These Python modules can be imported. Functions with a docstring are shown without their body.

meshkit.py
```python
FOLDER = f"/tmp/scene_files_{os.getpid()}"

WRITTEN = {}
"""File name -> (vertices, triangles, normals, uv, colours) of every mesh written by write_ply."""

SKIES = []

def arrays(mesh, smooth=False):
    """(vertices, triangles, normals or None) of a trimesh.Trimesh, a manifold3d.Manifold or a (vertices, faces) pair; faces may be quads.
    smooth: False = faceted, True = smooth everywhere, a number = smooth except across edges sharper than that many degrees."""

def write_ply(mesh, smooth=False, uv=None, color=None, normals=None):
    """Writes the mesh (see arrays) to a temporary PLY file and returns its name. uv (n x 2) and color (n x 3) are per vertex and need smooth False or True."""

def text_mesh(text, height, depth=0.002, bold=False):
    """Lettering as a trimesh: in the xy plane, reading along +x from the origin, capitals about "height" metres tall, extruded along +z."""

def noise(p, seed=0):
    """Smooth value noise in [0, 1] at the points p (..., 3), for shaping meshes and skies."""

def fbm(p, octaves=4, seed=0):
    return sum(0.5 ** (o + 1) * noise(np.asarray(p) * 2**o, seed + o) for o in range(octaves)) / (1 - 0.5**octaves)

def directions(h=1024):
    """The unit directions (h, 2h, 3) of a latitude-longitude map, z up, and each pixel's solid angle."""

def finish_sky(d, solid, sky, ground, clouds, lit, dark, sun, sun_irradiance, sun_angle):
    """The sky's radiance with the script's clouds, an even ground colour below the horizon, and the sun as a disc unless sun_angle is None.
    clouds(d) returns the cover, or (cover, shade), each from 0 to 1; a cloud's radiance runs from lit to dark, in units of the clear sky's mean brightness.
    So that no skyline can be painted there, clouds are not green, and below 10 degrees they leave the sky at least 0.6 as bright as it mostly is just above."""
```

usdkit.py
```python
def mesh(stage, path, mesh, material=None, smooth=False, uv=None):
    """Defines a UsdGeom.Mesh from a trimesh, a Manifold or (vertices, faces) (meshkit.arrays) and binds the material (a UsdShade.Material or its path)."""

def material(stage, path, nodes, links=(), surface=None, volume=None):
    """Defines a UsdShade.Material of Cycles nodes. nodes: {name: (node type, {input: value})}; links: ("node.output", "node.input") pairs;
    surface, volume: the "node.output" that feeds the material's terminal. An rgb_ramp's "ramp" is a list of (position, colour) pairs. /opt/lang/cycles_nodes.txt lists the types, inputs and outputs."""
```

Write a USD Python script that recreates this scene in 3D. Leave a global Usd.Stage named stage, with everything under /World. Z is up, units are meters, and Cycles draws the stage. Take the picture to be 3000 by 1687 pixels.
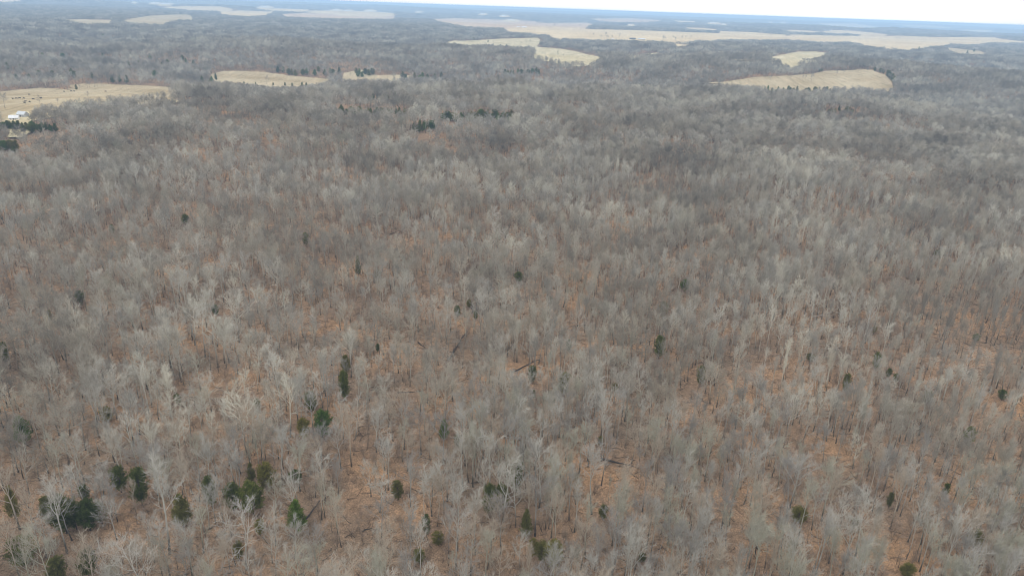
import math, random
import numpy as np
import manifold3d as m3
import shapely
from scipy.spatial import Delaunay, cKDTree
from pxr import Usd, UsdGeom, UsdLux, UsdShade, Gf, Sdf, Vt
import usdkit, meshkit

stage = Usd.Stage.CreateInMemory()
UsdGeom.SetStageUpAxis(stage, UsdGeom.Tokens.z)
UsdGeom.SetStageMetersPerUnit(stage, 1.0)
UsdGeom.Xform.Define(stage, '/World')
UsdGeom.Scope.Define(stage, '/World/Looks')
mat = lambda name, *a, **k: usdkit.material(stage, '/World/Looks/' + name, *a, **k)

# ------------------------------------------------------------------ camera, sky, sun, exposure
EYE = np.array([0.0, 0.0, 115.0])
FOC = 2119.0                                    # focal length, in units of which the picture is 3000 wide
PITCH, ROLL = math.radians(21.19), math.radians(2.04)
fw = np.array([0, math.cos(PITCH), -math.sin(PITCH)])
up0 = np.array([0, math.sin(PITCH), math.cos(PITCH)])
rt0 = np.array([1.0, 0, 0])
RT = math.cos(ROLL) * rt0 + math.sin(ROLL) * up0
UP = -math.sin(ROLL) * rt0 + math.cos(ROLL) * up0
cam = UsdGeom.Camera.Define(stage, '/World/camera')
M = Gf.Matrix4d(*RT, 0, *UP, 0, *(-fw), 0, *EYE, 1)
cam.AddTransformOp().Set(M)
cam.CreateHorizontalApertureAttr(36.0)
cam.CreateFocalLengthAttr(36.0 * FOC / 3000.0)
cam.CreateClippingRangeAttr(Gf.Vec2f(1.0, 200000.0))
EXPOSURE = -0.12
cam.CreateExposureAttr(EXPOSURE)

SUN_EL, SUN_ROT = math.radians(48), math.radians(-150)   # behind the camera, to the left
SKY_STRENGTH, CLOUD = 0.10, (12.2, 12.3, 12.6)
sky = UsdLux.DomeLight.Define(stage, '/World/sky')
skm = mat('overcast_sky', {
    'tc': ('texture_coordinate', {}),
    'sky': ('sky_texture', {'sky_type': 'single_scattering', 'sun_disc': False, 'sun_elevation': SUN_EL, 'sun_rotation': SUN_ROT}),
    'n': ('noise_texture', {'scale': 2.2, 'detail': 2.0, 'roughness': 0.55}),
    'cover': ('map_range', {'from_min': 0.25, 'from_max': 0.5, 'to_min': 0.90, 'to_max': 1.0, 'clamp': True}),
    'tone': ('rgb_ramp', {'ramp': [(0.25, tuple(c * 0.9 for c in CLOUD)), (0.75, tuple(c * 1.1 for c in CLOUD))]}),
    'mx': ('mix_color', {'use_clamp_result': False}),
    'bg': ('background_shader', {'strength': SKY_STRENGTH})},
    [('tc.generated', 'n.vector'), ('n.fac', 'cover.value'), ('n.fac', 'tone.fac'), ('cover.result', 'mx.fac'), ('sky.color', 'mx.a'),
     ('tone.color', 'mx.b'), ('mx.result', 'bg.color')], surface='bg.background')
UsdShade.MaterialBindingAPI.Apply(sky.GetPrim()).Bind(skm)
sun = UsdLux.DistantLight.Define(stage, '/World/sun')
sun.CreateNormalizeAttr(True)
sun.CreateIntensityAttr(0.35)
sun.CreateAngleAttr(14.0)
sun.CreateColorAttr(Gf.Vec3f(1.0, 0.96, 0.9))
sun.AddRotateXYZOp().Set(Gf.Vec3f(90 - math.degrees(SUN_EL), 0, 180 - math.degrees(SUN_ROT)))
for p_ in (sky.GetPrim(),):
    p_.SetCustomDataByKey('kind', 'structure')

# ------------------------------------------------------------------ helpers
names_used = {}
def numbered(path):
    k = names_used.get(path, 0)
    names_used[path] = k + 1
    return path if k == 0 else f'{path}_{k:03d}'
def tag(prim, label=None, cat=None, group=None, kind=None):
    prim = prim.GetPrim() if hasattr(prim, 'GetPrim') else prim
    for k, v in (('label', label), ('category', cat), ('group', group), ('kind', kind)):
        if v is not None:
            prim.SetCustomDataByKey(k, v)
    return prim
def obj(name, mesh, material, parent='/World', smooth=False):
    return usdkit.mesh(stage, numbered(f'{parent}/{name}'), mesh, material, smooth)
def tone_var(m, tone):
    UsdGeom.PrimvarsAPI(m).CreatePrimvar('tone', Sdf.ValueTypeNames.FloatArray, 'vertex').Set(Vt.FloatArray.FromNumpy(np.asarray(tone, np.float32)))
def xf(name, loc, rz=0.0, sc=(1, 1, 1), ref=None):
    x = UsdGeom.Xform.Define(stage, numbered('/World/' + name))
    x.AddTranslateOp().Set(Gf.Vec3d(*map(float, loc)))
    x.AddRotateZOp().Set(float(math.degrees(rz)))
    x.AddScaleOp().Set(Gf.Vec3f(*map(float, sc)))
    if ref is not None:
        x.GetPrim().GetReferences().AddInternalReference(ref)
        x.GetPrim().SetInstanceable(True)
    return x
def smoothstep(a, b, x):
    t = np.clip((np.asarray(x, float) - a) / (b - a), 0, 1)
    return t * t * (3 - 2 * t)
def fb(x, y, s, seed, octv=3):
    return meshkit.fbm(np.stack([x / s, y / s, np.zeros_like(x)], -1), octv, seed) * 2 - 1

# ------------------------------------------------------------------ terrain
def gauss(x, y, cx, cy, sx, sy, a):
    return a * np.exp(-0.5 * (((x - cx) / sx) ** 2 + ((y - cy) / sy) ** 2))
def H(x, y):
    x, y = np.asarray(x, float), np.asarray(y, float)
    d = np.hypot(x, y)
    h = 10.0 * fb(x, y, 190.0, 3) * smoothstep(60, 300, d) * (1 - 0.7 * smoothstep(2500, 4000, d))
    h = h + 36.0 * fb(x, y, 620.0, 11) * smoothstep(450, 1100, d) * (1 - 0.75 * smoothstep(2300, 3600, d))
    h = h + 60.0 * fb(x, y, 3200.0, 21) * smoothstep(4500, 8000, d)
    h = h + 55.0 * (0.6 + 0.4 * fb(x, y, 9000.0, 31, 2)) * smoothstep(16000, 34000, d)
    dd = d + 160 * fb(x, y, 700.0, 41, 2)
    h = h - 15.0 * np.exp(-0.5 * ((dd - 1250) / 120.0) ** 2) + 7.0 * np.exp(-0.5 * ((dd - 950) / 140.0) ** 2)
    h = h + 9.0 * np.exp(-0.5 * ((dd - 1750) / 170.0) ** 2) - 8.0 * np.exp(-0.5 * ((dd - 2150) / 150.0) ** 2)
    return h

def ray(px, py):
    px, py = np.asarray(px, float), np.asarray(py, float)
    a, b = (px - 1500) / FOC, (843.5 - py) / FOC
    v = fw + a[..., None] * RT + b[..., None] * UP
    return v / np.linalg.norm(v, axis=-1, keepdims=True)
TS = np.geomspace(90, 60000, 330)
def ground_at(px, py, lift=0.0):
    """where the line of sight through a point of the photograph first meets the land (raised by lift)"""
    v = ray(np.atleast_1d(px), np.atleast_1d(py))
    P = EYE + v[:, None, :] * TS[None, :, None]
    hit = P[..., 2] - H(P[..., 0], P[..., 1]) - lift < 0
    k = np.maximum(np.where(hit.any(1), hit.argmax(1), len(TS) - 1), 1)
    a, b = TS[k - 1], TS[k]
    for _ in range(9):
        m = (a + b) / 2
        Q = EYE + v * m[:, None]
        u = Q[:, 2] - H(Q[:, 0], Q[:, 1]) - lift < 0
        a, b = np.where(u, a, m), np.where(u, m, b)
    Q = EYE + v * ((a + b) / 2)[:, None]
    Q[:, 2] = H(Q[:, 0], Q[:, 1])
    return Q
def project(P):
    q = np.asarray(P, float) - EYE
    z = np.maximum(q @ fw, 1e-3)
    return 1500 + FOC * (q @ RT) / z, 843.5 - FOC * (q @ UP) / z

def Z1(pts): return [(x / 2.576, y / 2.576) for x, y in pts]
def Z2(pts): return [(1000 + x / 2.576, y / 2.576) for x, y in pts]
def Z3(pts): return [(2000 + x / 2.576, y / 2.576) for x, y in pts]

# open land as seen from the air: (outline, material, label)
FIELDS = [
    (Z1([(-60, 705), (0, 697), (130, 682), (300, 670), (420, 672), (525, 682), (530, 645), (640, 636), (780, 637), (900, 645), (1100, 650), (1250, 660), (1400, 682), (1250, 697), (1050, 707),
         (900, 717), (760, 730), (640, 742), (540, 760), (430, 778), (330, 796), (230, 812), (120, 830), (60, 838), (-60, 842)]), 'pasture_grass', 'cattle pasture of tan winter grass at the left edge'),
    (Z1([(1580, 590), (1600, 562), (1680, 542), (1800, 539), (2000, 548), (2160, 573), (2320, 588), (2420, 597), (2510, 603), (2440, 625), (2250, 655), (2050, 655), (1900, 640), (1750, 625), (1610, 608)]),
     'pasture_grass', 'rounded tan pasture enclosed by dark woods, left of centre'),
    (Z2([(5, 600), (20, 555), (110, 536), (185, 530), (182, 560), (285, 572), (420, 570), (560, 578), (560, 586), (100, 598)]), 'pasture_grass', 'small tan clearing beside the pale creek trees'),
    (Z1([(930, 158), (1050, 135), (1150, 122), (1300, 115), (1412, 113), (1448, 128), (1450, 152), (1320, 152), (1215, 182), (1000, 178)]), 'pasture_grass', 'lens shaped tan field among the far left woods'),
    (Z1([(480, 153), (620, 150), (840, 156), (830, 178), (640, 182), (540, 165)]), 'pasture_grass', 'thin tan field left of the lens shaped field'),
    (Z1([(1240, 56), (1400, 52), (1660, 53), (1760, 74), (1690, 84), (1480, 80), (1300, 70)]), 'plain_grass', 'far tan field behind the lens shaped field'),
    (Z1([(1660, 97), (1800, 84), (2060, 94), (2000, 118), (1880, 128), (1680, 112)]), 'plain_grass', 'far tan field behind the left ridge'),
    (Z1([(1930, 66), (2100, 68), (2330, 76), (2310, 88), (2050, 84)]), 'plain_grass', 'narrow far tan field near the top edge'),
    (Z1([(2130, 112), (2300, 104), (2576, 108), (2700, 112), (2980, 126), (2960, 146), (2600, 140), (2350, 136), (2160, 132)]), 'brown_grass', 'brownish far field below the farm road'),
    (Z1([(2280, 86), (2576, 84), (2800, 92), (3000, 104), (2750, 108), (2480, 100)]), 'plain_grass', 'pale far field with white sheds'),
    (Z2([(690, 148), (860, 142), (1100, 150), (1300, 158), (1480, 165), (1500, 178), (1850, 176), (1900, 190), (1800, 214), (1500, 205), (1330, 212), (1000, 210), (860, 190)]), 'brown_grass', 'reddish tan plain with white sheds, centre distance'),
    (Z2([(1225, 216), (1330, 211), (1500, 205), (1800, 213), (1850, 224), (2200, 232), (2576, 246), (2830, 254), (3080, 270), (3330, 285), (3390, 266), (3680, 272), (4076, 280), (4216, 274), (4476, 285),
         (4930, 284), (4980, 300), (5160, 318), (5160, 326), (4900, 322), (4800, 338), (4600, 334), (4400, 362), (4330, 372), (4180, 372), (3976, 348), (3860, 320), (3580, 318), (3380, 302), (2900, 300), (2576, 312),
         (2300, 312), (1900, 300), (1600, 290), (1580, 272), (1300, 246)]), 'plain_grass', 'long pale tan plain crossing the right distance'),
    (Z2([(790, 326), (850, 312), (1020, 310), (1150, 300), (1300, 294), (1480, 290), (1500, 305), (1450, 340), (1510, 362), (1650, 372), (1760, 390), (1850, 415), (1975, 441), (1900, 456), (1700, 467), (1600, 432),
         (1455, 412), (1470, 370), (1400, 352), (1250, 348), (1130, 338), (1000, 342)]), 'hay_grass', 'yellowish mown hill field with curved swaths, right of centre'),
    (Z2([(2080, 444), (2200, 426), (2380, 404), (2390, 410), (2220, 436)]), 'hay_grass', 'thin strip of yellowish field behind the mown hill'),
    (Z3([(645, 438), (750, 418), (870, 395), (1000, 394), (1095, 404), (1010, 436), (880, 458), (868, 490), (832, 506), (780, 492), (742, 455)]), 'hay_grass', 'wedge of yellowish field on the right rise'),
    (Z3([(260, 462), (400, 455), (560, 448), (545, 456), (330, 466)]), 'pasture_grass', 'thin strip of field left of the wedge field'),
    (Z3([(100, 632), (280, 625), (450, 605), (550, 588), (800, 578), (980, 563), (1080, 540), (1250, 538), (1330, 528), (1425, 533), (1465, 550), (1525, 570), (1565, 612), (1595, 668), (1450, 664), (1300, 655), (1100, 660),
         (800, 670), (650, 660), (560, 654), (400, 644)]), 'pasture_grass', 'broad tan pasture with lone bare trees, right'),
    (Z3([(1050, 242), (1170, 231), (1300, 239), (1440, 252), (1550, 265), (1400, 270), (1250, 256), (1100, 252)]), 'plain_grass', 'small pale field above the long plain'),
    (Z3([(1985, 362), (2065, 372), (2250, 392), (2290, 416), (2180, 408), (2050, 398)]), 'pasture_grass', 'small tan clearing near the right edge'),
    (Z2([(1880, 146), (2200, 142), (2420, 158), (2300, 170), (2000, 166)]), 'brown_grass', 'pale brown far field with scattered farmsteads'),
    (Z3([(1030, 180), (1290, 182), (1500, 210), (1350, 214), (1120, 200)]), 'plain_grass', 'faint far field above the right plain'),
    (Z3([(1600, 190), (1800, 192), (2040, 212), (1900, 218), (1700, 204)]), 'plain_grass', 'faint far field at the far right'),
    (Z3([(2080, 228), (2300, 232), (2370, 240), (2200, 244)]), 'plain_grass', 'faint farthest field at the right edge'),
    (Z2([(-60, 100), (160, 96), (400, 112), (300, 124), (0, 116)]), 'plain_grass', 'pale far field at the top centre'),
    (Z1([(-40, 2), (90, 0), (160, 12), (40, 18)]), 'plain_grass', 'faint far field in the top left corner'),
    (Z2([(2010, 268), (2450, 292), (2700, 296), (2690, 312), (2450, 310), (2050, 300)]), 'plain_grass', 'bare farmyard ground in front of the barns'),
    (Z1([(30, 935), (62, 885), (130, 858), (215, 850), (238, 882), (190, 908), (130, 940)]), 'hay_grass', 'greenish yard around the white roofed farmhouse'),
    ([(900, 32.5), (1020, 38), (1160, 44), (1130, 47), (1010, 42.5), (900, 36)], 'plain_grass', 'thin pale field strip at the top, centre left'),
    ([(900, 47.5), (1000, 50), (1158, 54.5), (1150, 57), (1040, 56), (900, 53)], 'brown_grass', 'brownish far field strip behind the centre woods'),
    ([(2006, 82.5), (2060, 84), (2100, 88), (2090, 91), (2030, 88)], 'plain_grass', 'small pale far clearing above the long plain, right of centre'),
    ([(1975, 61.5), (2035, 64), (2036, 67), (1990, 66)], 'plain_grass', 'tiny pale far clearing, right of centre'),
    ([(2108, 93), (2200, 96), (2302, 104), (2302, 108), (2200, 105.5), (2108, 101)], 'plain_grass', 'tan field strip parted from the long plain by small trees'),
    ([(2306, 89.5), (2360, 91), (2402, 95), (2380, 97.5), (2310, 93)], 'plain_grass', 'pale far strip left of the small pale field'),
    (Z2([(2480, 338), (2640, 344), (2640, 350), (2500, 346)]), 'plain_grass', 'pale strip by the farm'),
]
zz = lambda pts: pts[0]
BLD = [
    ('farmhouse', zz(Z1([(112, 914)])), 19, 0.8, 2.8, 1.9, 'WHITE_W', 'METAL_R', 0.35, 'white roofed farmhouse at the left edge below the cattle pasture', 'house'),
    ('farm_building', zz(Z1([(176, 892)])), 22, 0.6, 3.4, 2.2, 'GREY_W', 'GREY_R', -0.25, 'pale grey building behind the white roofed farmhouse', 'building'),
    ('farm_shed', zz(Z2([(1280, 158)])), 19, 0.4, 5, 3, 'WHITE_W', 'METAL_R', 0.1, 'long white shed on the far edge of the reddish plain', 'shed'),
    ('farm_shed', zz(Z2([(1380, 212)])), 14, 0.5, 4, 2.5, 'WHITE_W', 'METAL_R', 0.2, 'white shed in the middle of the reddish plain', 'shed'),
    ('farm_shed', zz(Z2([(1335, 207)])), 8, 0.6, 3, 2, 'WHITE_W', 'METAL_R', 0.0, 'small white shed left of the one on the reddish plain', 'shed'),
    ('barn', zz(Z2([(2198, 302)])), 16, 0.5, 5, 2.5, 'DARK_W', 'DARK_R', 0.15, 'dark barn in the farmyard right of centre', 'barn'),
    ('barn', zz(Z2([(2265, 304)])), 20, 0.5, 4.5, 2.5, 'DARK_W', 'METAL_R', -0.1, 'white roofed barn beside the dark barn', 'barn'),
    ('farm_shed', zz(Z2([(2048, 304)])), 7, 0.7, 3, 2, 'WHITE_W', 'METAL_R', 0.0, 'small pale shed left of the dark barn', 'shed'),
    ('farm_shed', zz(Z2([(875, 227)])), 15, 0.4, 4, 2, 'WHITE_W', 'METAL_R', 0.1, 'low pale shed behind the woods left of the reddish plain', 'shed'),
    ('farm_shed', zz(Z2([(45, 87)])), 16, 0.4, 5, 3, 'WHITE_W', 'METAL_R', 0.2, 'white far shed near the top, left of centre', 'shed'),
    ('farm_shed', zz(Z2([(215, 84)])), 14, 0.4, 5, 3, 'WHITE_W', 'METAL_R', 0.0, 'white far shed near the top, right of another', 'shed'),
    ('farm_shed', zz(Z2([(585, 96)])), 10, 0.5, 5, 3, 'WHITE_W', 'METAL_R', 0.0, 'lone tiny white far shed at the top centre', 'shed'),
    ('farm_shed', zz(Z2([(1066, 112)])), 11, 0.5, 7, 5, 'WHITE_W', 'METAL_R', 0.3, 'far white building left of the pale tower house', 'shed'),
    ('farm_shed', zz(Z2([(1228, 126)])), 12, 0.5, 7, 5, 'WHITE_W', 'METAL_R', 0.0, 'far white building above the long white shed', 'shed'),
    ('farm_shed', zz(Z2([(2180, 196)])), 10, 0.5, 4, 2, 'WHITE_W', 'METAL_R', 0.0, 'pale far shed among the farmsteads on the brown field', 'shed'),
    ('farm_shed', zz(Z2([(2030, 150)])), 9, 0.5, 5, 3, 'WHITE_W', 'METAL_R', 0.0, 'faint far shed above the brown field', 'shed'),
    ('farm_shed', zz(Z3([(230, 180)])), 16, 0.4, 5, 3, 'WHITE_W', 'METAL_R', 0.1, 'far pale shed, leftmost in the upper right distance', 'shed'),
    ('farm_shed', zz(Z3([(308, 191)])), 6, 0.8, 7, 4, 'WHITE_W', 'METAL_R', 0.0, 'tiny bright far shed right of the leftmost pale one', 'shed'),
    ('farm_shed', zz(Z3([(270, 234)])), 13, 0.4, 5, 3, 'WHITE_W', 'METAL_R', 0.0, 'white far shed at the left end of the long plain', 'shed'),
    ('farm_shed', zz(Z3([(410, 235)])), 6, 0.7, 4, 3, 'WHITE_W', 'METAL_R', 0.0, 'small white far shed by dark trees above the long plain', 'shed'),
    ('farm_shed', zz(Z3([(760, 177)])), 7, 0.6, 8, 5, 'WHITE_W', 'METAL_R', 0.0, 'tiny bright far shed in the blue woods, right of centre', 'shed'),
    ('farm_shed', zz(Z3([(660, 174)])), 5, 0.8, 8, 5, 'WHITE_W', 'METAL_R', 0.0, 'tiny faint far shed left of the bright one in blue woods', 'shed'),
    ('farm_shed', zz(Z3([(1095, 232)])), 19, 0.4, 5, 3, 'WHITE_W', 'METAL_R', 0.1, 'long white far shed above the small pale field, right', 'shed'),
    ('farm_shed', zz(Z1([(1168, 30)])), 16, 0.4, 6, 4, 'WHITE_W', 'METAL_R', 0.0, 'white far shed at the top left, left of a pair', 'shed'),
    ('farm_shed', zz(Z1([(1248, 36)])), 20, 0.4, 6, 4, 'WHITE_W', 'METAL_R', 0.0, 'long white far shed at the top left, right of a pair', 'shed'),
    ('farm_shed', zz(Z1([(1012, 25)])), 7, 0.6, 6, 4, 'WHITE_W', 'METAL_R', 0.0, 'tiny white far shed, leftmost at the top left', 'shed'),
    ('farm_shed', zz(Z1([(2000, 58)])), 18, 0.4, 6, 4, 'WHITE_W', 'METAL_R', 0.0, 'pale far shed above the narrow top field', 'shed'),
    ('farm_shed', zz(Z1([(2535, 82)])), 15, 0.4, 6, 4, 'WHITE_W', 'METAL_R', 0.0, 'pale far shed at the end of the white shed field', 'shed'),
]
for b in BLD:                                    # the bare yard round each far shed that stands among trees
    (bx, by), w_ = b[1], b[2]
    if b[0] == 'farm_shed' and by < 80 and not any(shapely.Polygon(p).buffer(0).contains(shapely.Point(bx, by - 1)) for p, _, _ in FIELDS):
        FIELDS.append(([(bx - w_ * 1.3, by + 0.5), (bx - w_ * 0.5, by - 3.6), (bx + w_ * 0.7, by - 3.4), (bx + w_ * 1.5, by), (bx + w_ * 0.5, by + 2.4), (bx - w_ * 0.7, by + 2.2)], 'plain_grass', 'pale yard around the ' + ' '.join(b[9].split()[:11])))
def densify(pts, step=6.0):
    out = []
    n = len(pts)
    for i in range(n):
        a, b = np.array(pts[i]), np.array(pts[(i + 1) % n])
        k = max(1, int(np.linalg.norm(b - a) / step))
        out += [a + (b - a) * j / k for j in range(k)]
    return np.array(out)
field_px, field_world = [], []
for pts, mname, label in FIELDS:
    dp = densify(pts)
    wob = meshkit.noise(np.stack([dp[:, 0] / 9, dp[:, 1] / 5, np.full(len(dp), 3.3)], -1)) - 0.5
    dp[:, 1] += wob * np.clip((dp[:, 1] - 20) / 60, 0.5, 2.6)
    poly_px = shapely.Polygon(dp).buffer(0)
    parts = []
    for lift in (0.0, 4.0, 8.0, 12.0):
        g = ground_at(dp[:, 0], dp[:, 1], lift)
        ok = np.hypot(g[:, 0], g[:, 1]) < 45000
        if ok.sum() > 3:
            parts.append(shapely.Polygon(g[ok, :2]).buffer(0))
    field_px.append(poly_px)
    field_world.append(shapely.unary_union(parts))

# terrain mesh: one polar sheet
def polar_sheet(r0, r1, az0, az1, dr, daz):
    nr, na = int(math.log(r1 / r0) / math.log(1 + dr)) + 2, int((az1 - az0) / daz) + 2
    R, A = np.geomspace(r0, r1, nr), np.radians(np.linspace(az0, az1, na))
    rr, aa = np.meshgrid(R, A, indexing='ij')
    x, y = rr * np.sin(aa), rr * np.cos(aa)
    v = np.stack([x, y, H(x, y)], -1).reshape(-1, 3)
    i = np.arange(nr * na).reshape(nr, na)
    f = np.stack([i[:-1, :-1], i[:-1, 1:], i[1:, 1:], i[1:, :-1]], -1).reshape(-1, 4)[:, ::-1]
    return v, f

litter = mat('leaf_litter', {
    'g': ('geometry', {}),
    'n1': ('noise_texture', {'scale': 0.035, 'detail': 2.0, 'roughness': 0.6}),
    'n2': ('noise_texture', {'scale': 0.45, 'detail': 3.0, 'roughness': 0.75}),
    'n3': ('noise_texture', {'scale': 3.0, 'detail': 2.0, 'roughness': 0.75}),
    'r1': ('rgb_ramp', {'ramp': [(0.32, (0.185, 0.142, 0.105)), (0.5, (0.245, 0.170, 0.115)), (0.68, (0.315, 0.20, 0.118))]}),
    'r2': ('rgb_ramp', {'ramp': [(0.30, (0.62, 0.60, 0.58)), (0.5, (1.0, 1.0, 1.0)), (0.72, (1.35, 1.28, 1.2))]}),
    'r3': ('rgb_ramp', {'ramp': [(0.30, (0.5, 0.5, 0.5)), (0.5, (1.0, 1.0, 1.0)), (0.70, (1.65, 1.55, 1.42))]}),
    'm1': ('mix_color', {'blend_type': 'multiply', 'fac': 1.0}), 'm2': ('mix_color', {'blend_type': 'multiply', 'fac': 0.9}),
    'p': ('diffuse_bsdf', {})},
    [('g.position', 'n1.vector'), ('g.position', 'n2.vector'), ('g.position', 'n3.vector'), ('n1.fac', 'r1.fac'), ('n2.fac', 'r2.fac'), ('n3.fac', 'r3.fac'),
     ('r1.color', 'm1.a'), ('r2.color', 'm1.b'), ('m1.result', 'm2.a'), ('r3.color', 'm2.b'), ('m2.result', 'p.color')], surface='p.BSDF')
ground = obj('ground', polar_sheet(20, 60000, -62, 62, 0.016, 0.45), litter, smooth=True)
tag(ground, 'brown leaf litter ground under the bare woods', 'ground', kind='structure')

def grass(name, a, b, c, s=0.012):
    return mat(name, {
        'g': ('geometry', {}),
        'n1': ('noise_texture', {'scale': s, 'detail': 5.0, 'roughness': 0.6}),
        'st': ('mapping', {'scale': (0.16, 0.02, 0.1), 'rotation': (0, 0, 0.5)}),
        'n2': ('noise_texture', {'scale': 1.0, 'detail': 4.0, 'roughness': 0.7, 'distortion': 0.6}),
        'r1': ('rgb_ramp', {'ramp': [(0.32, a), (0.5, b), (0.68, c)]}),
        'r2': ('rgb_ramp', {'ramp': [(0.32, (0.70, 0.72, 0.68)), (0.45, (0.95, 0.96, 0.94)), (0.55, (1, 1, 1)), (0.68, (1.2, 1.17, 1.13))]}),
        'm': ('mix_color', {'blend_type': 'multiply', 'fac': 1.0}),
        'p': ('diffuse_bsdf', {})},
        [('g.position', 'n1.vector'), ('g.position', 'st.vector'), ('st.vector', 'n2.vector'), ('n1.fac', 'r1.fac'), ('n2.fac', 'r2.fac'), ('r1.color', 'm.a'), ('r2.color', 'm.b'), ('m.result', 'p.color')],
        surface='p.BSDF')
GR = {'pasture_grass': grass('pasture_grass', (0.34, 0.265, 0.155), (0.42, 0.34, 0.22), (0.48, 0.405, 0.275)),
      'plain_grass': grass('plain_grass', (0.53, 0.40, 0.225), (0.61, 0.475, 0.285), (0.67, 0.54, 0.345), 0.004),
      'brown_grass': grass('brown_grass', (0.46, 0.325, 0.215), (0.54, 0.395, 0.27), (0.57, 0.45, 0.325), 0.004),
      'hay_grass': grass('hay_grass', (0.42, 0.355, 0.215), (0.49, 0.42, 0.27), (0.56, 0.49, 0.335), 0.02)}

def drape(poly, lift0):
    vs, fs, n = [], [], 0
    for g in getattr(poly, 'geoms', [poly]):
        if g.is_empty or g.area < 30:
            continue
        b = np.array(g.exterior.coords)[:-1]
        c = np.array(g.centroid.coords[0])
        dist = np.hypot(b[:, 0], b[:, 1])
        pts = [b]
        R = np.geomspace(dist.min(), dist.max() + 1, max(2, int(math.log((dist.max() + 1) / dist.min()) / 0.012)))
        az = np.arctan2(b[:, 0], b[:, 1])
        A = np.linspace(az.min(), az.max(), max(2, int((az.max() - az.min()) / 0.007)))
        rr, aa = np.meshgrid(R, A)
        q = np.stack([(rr * np.sin(aa)).ravel(), (rr * np.cos(aa)).ravel()], -1)
        q = q[shapely.contains_xy(g.buffer(-2), q[:, 0], q[:, 1])]
        P = np.vstack(pts + [q])
        # work in (log range, azimuth) so that triangles stay well shaped
        L = np.stack([np.log(np.hypot(P[:, 0], P[:, 1])), np.arctan2(P[:, 0], P[:, 1])], -1)
        tri = Delaunay(L).simplices
        cen = P[tri].mean(1)
        tri = tri[shapely.contains_xy(g, cen[:, 0], cen[:, 1])]
        d = np.hypot(P[:, 0], P[:, 1])
        z = H(P[:, 0], P[:, 1]) + lift0 + 3e-4 * d
        v = np.column_stack([P, z])
        e = v[tri]
        nz = np.cross(e[:, 1] - e[:, 0], e[:, 2] - e[:, 0])[:, 2]
        tri[nz < 0] = tri[nz < 0][:, ::-1]
        vs.append(v); fs.append(tri + n); n += len(v)
    return (np.vstack(vs), np.vstack(fs)) if vs else None
for k, ((pts, mname, label), w) in enumerate(zip(FIELDS, field_world)):
    me = drape(w, 0.4 + 0.03 * k)
    if me is not None:
        tag(obj('field', me, GR[mname], smooth=True), label, 'field', kind='structure')

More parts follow.
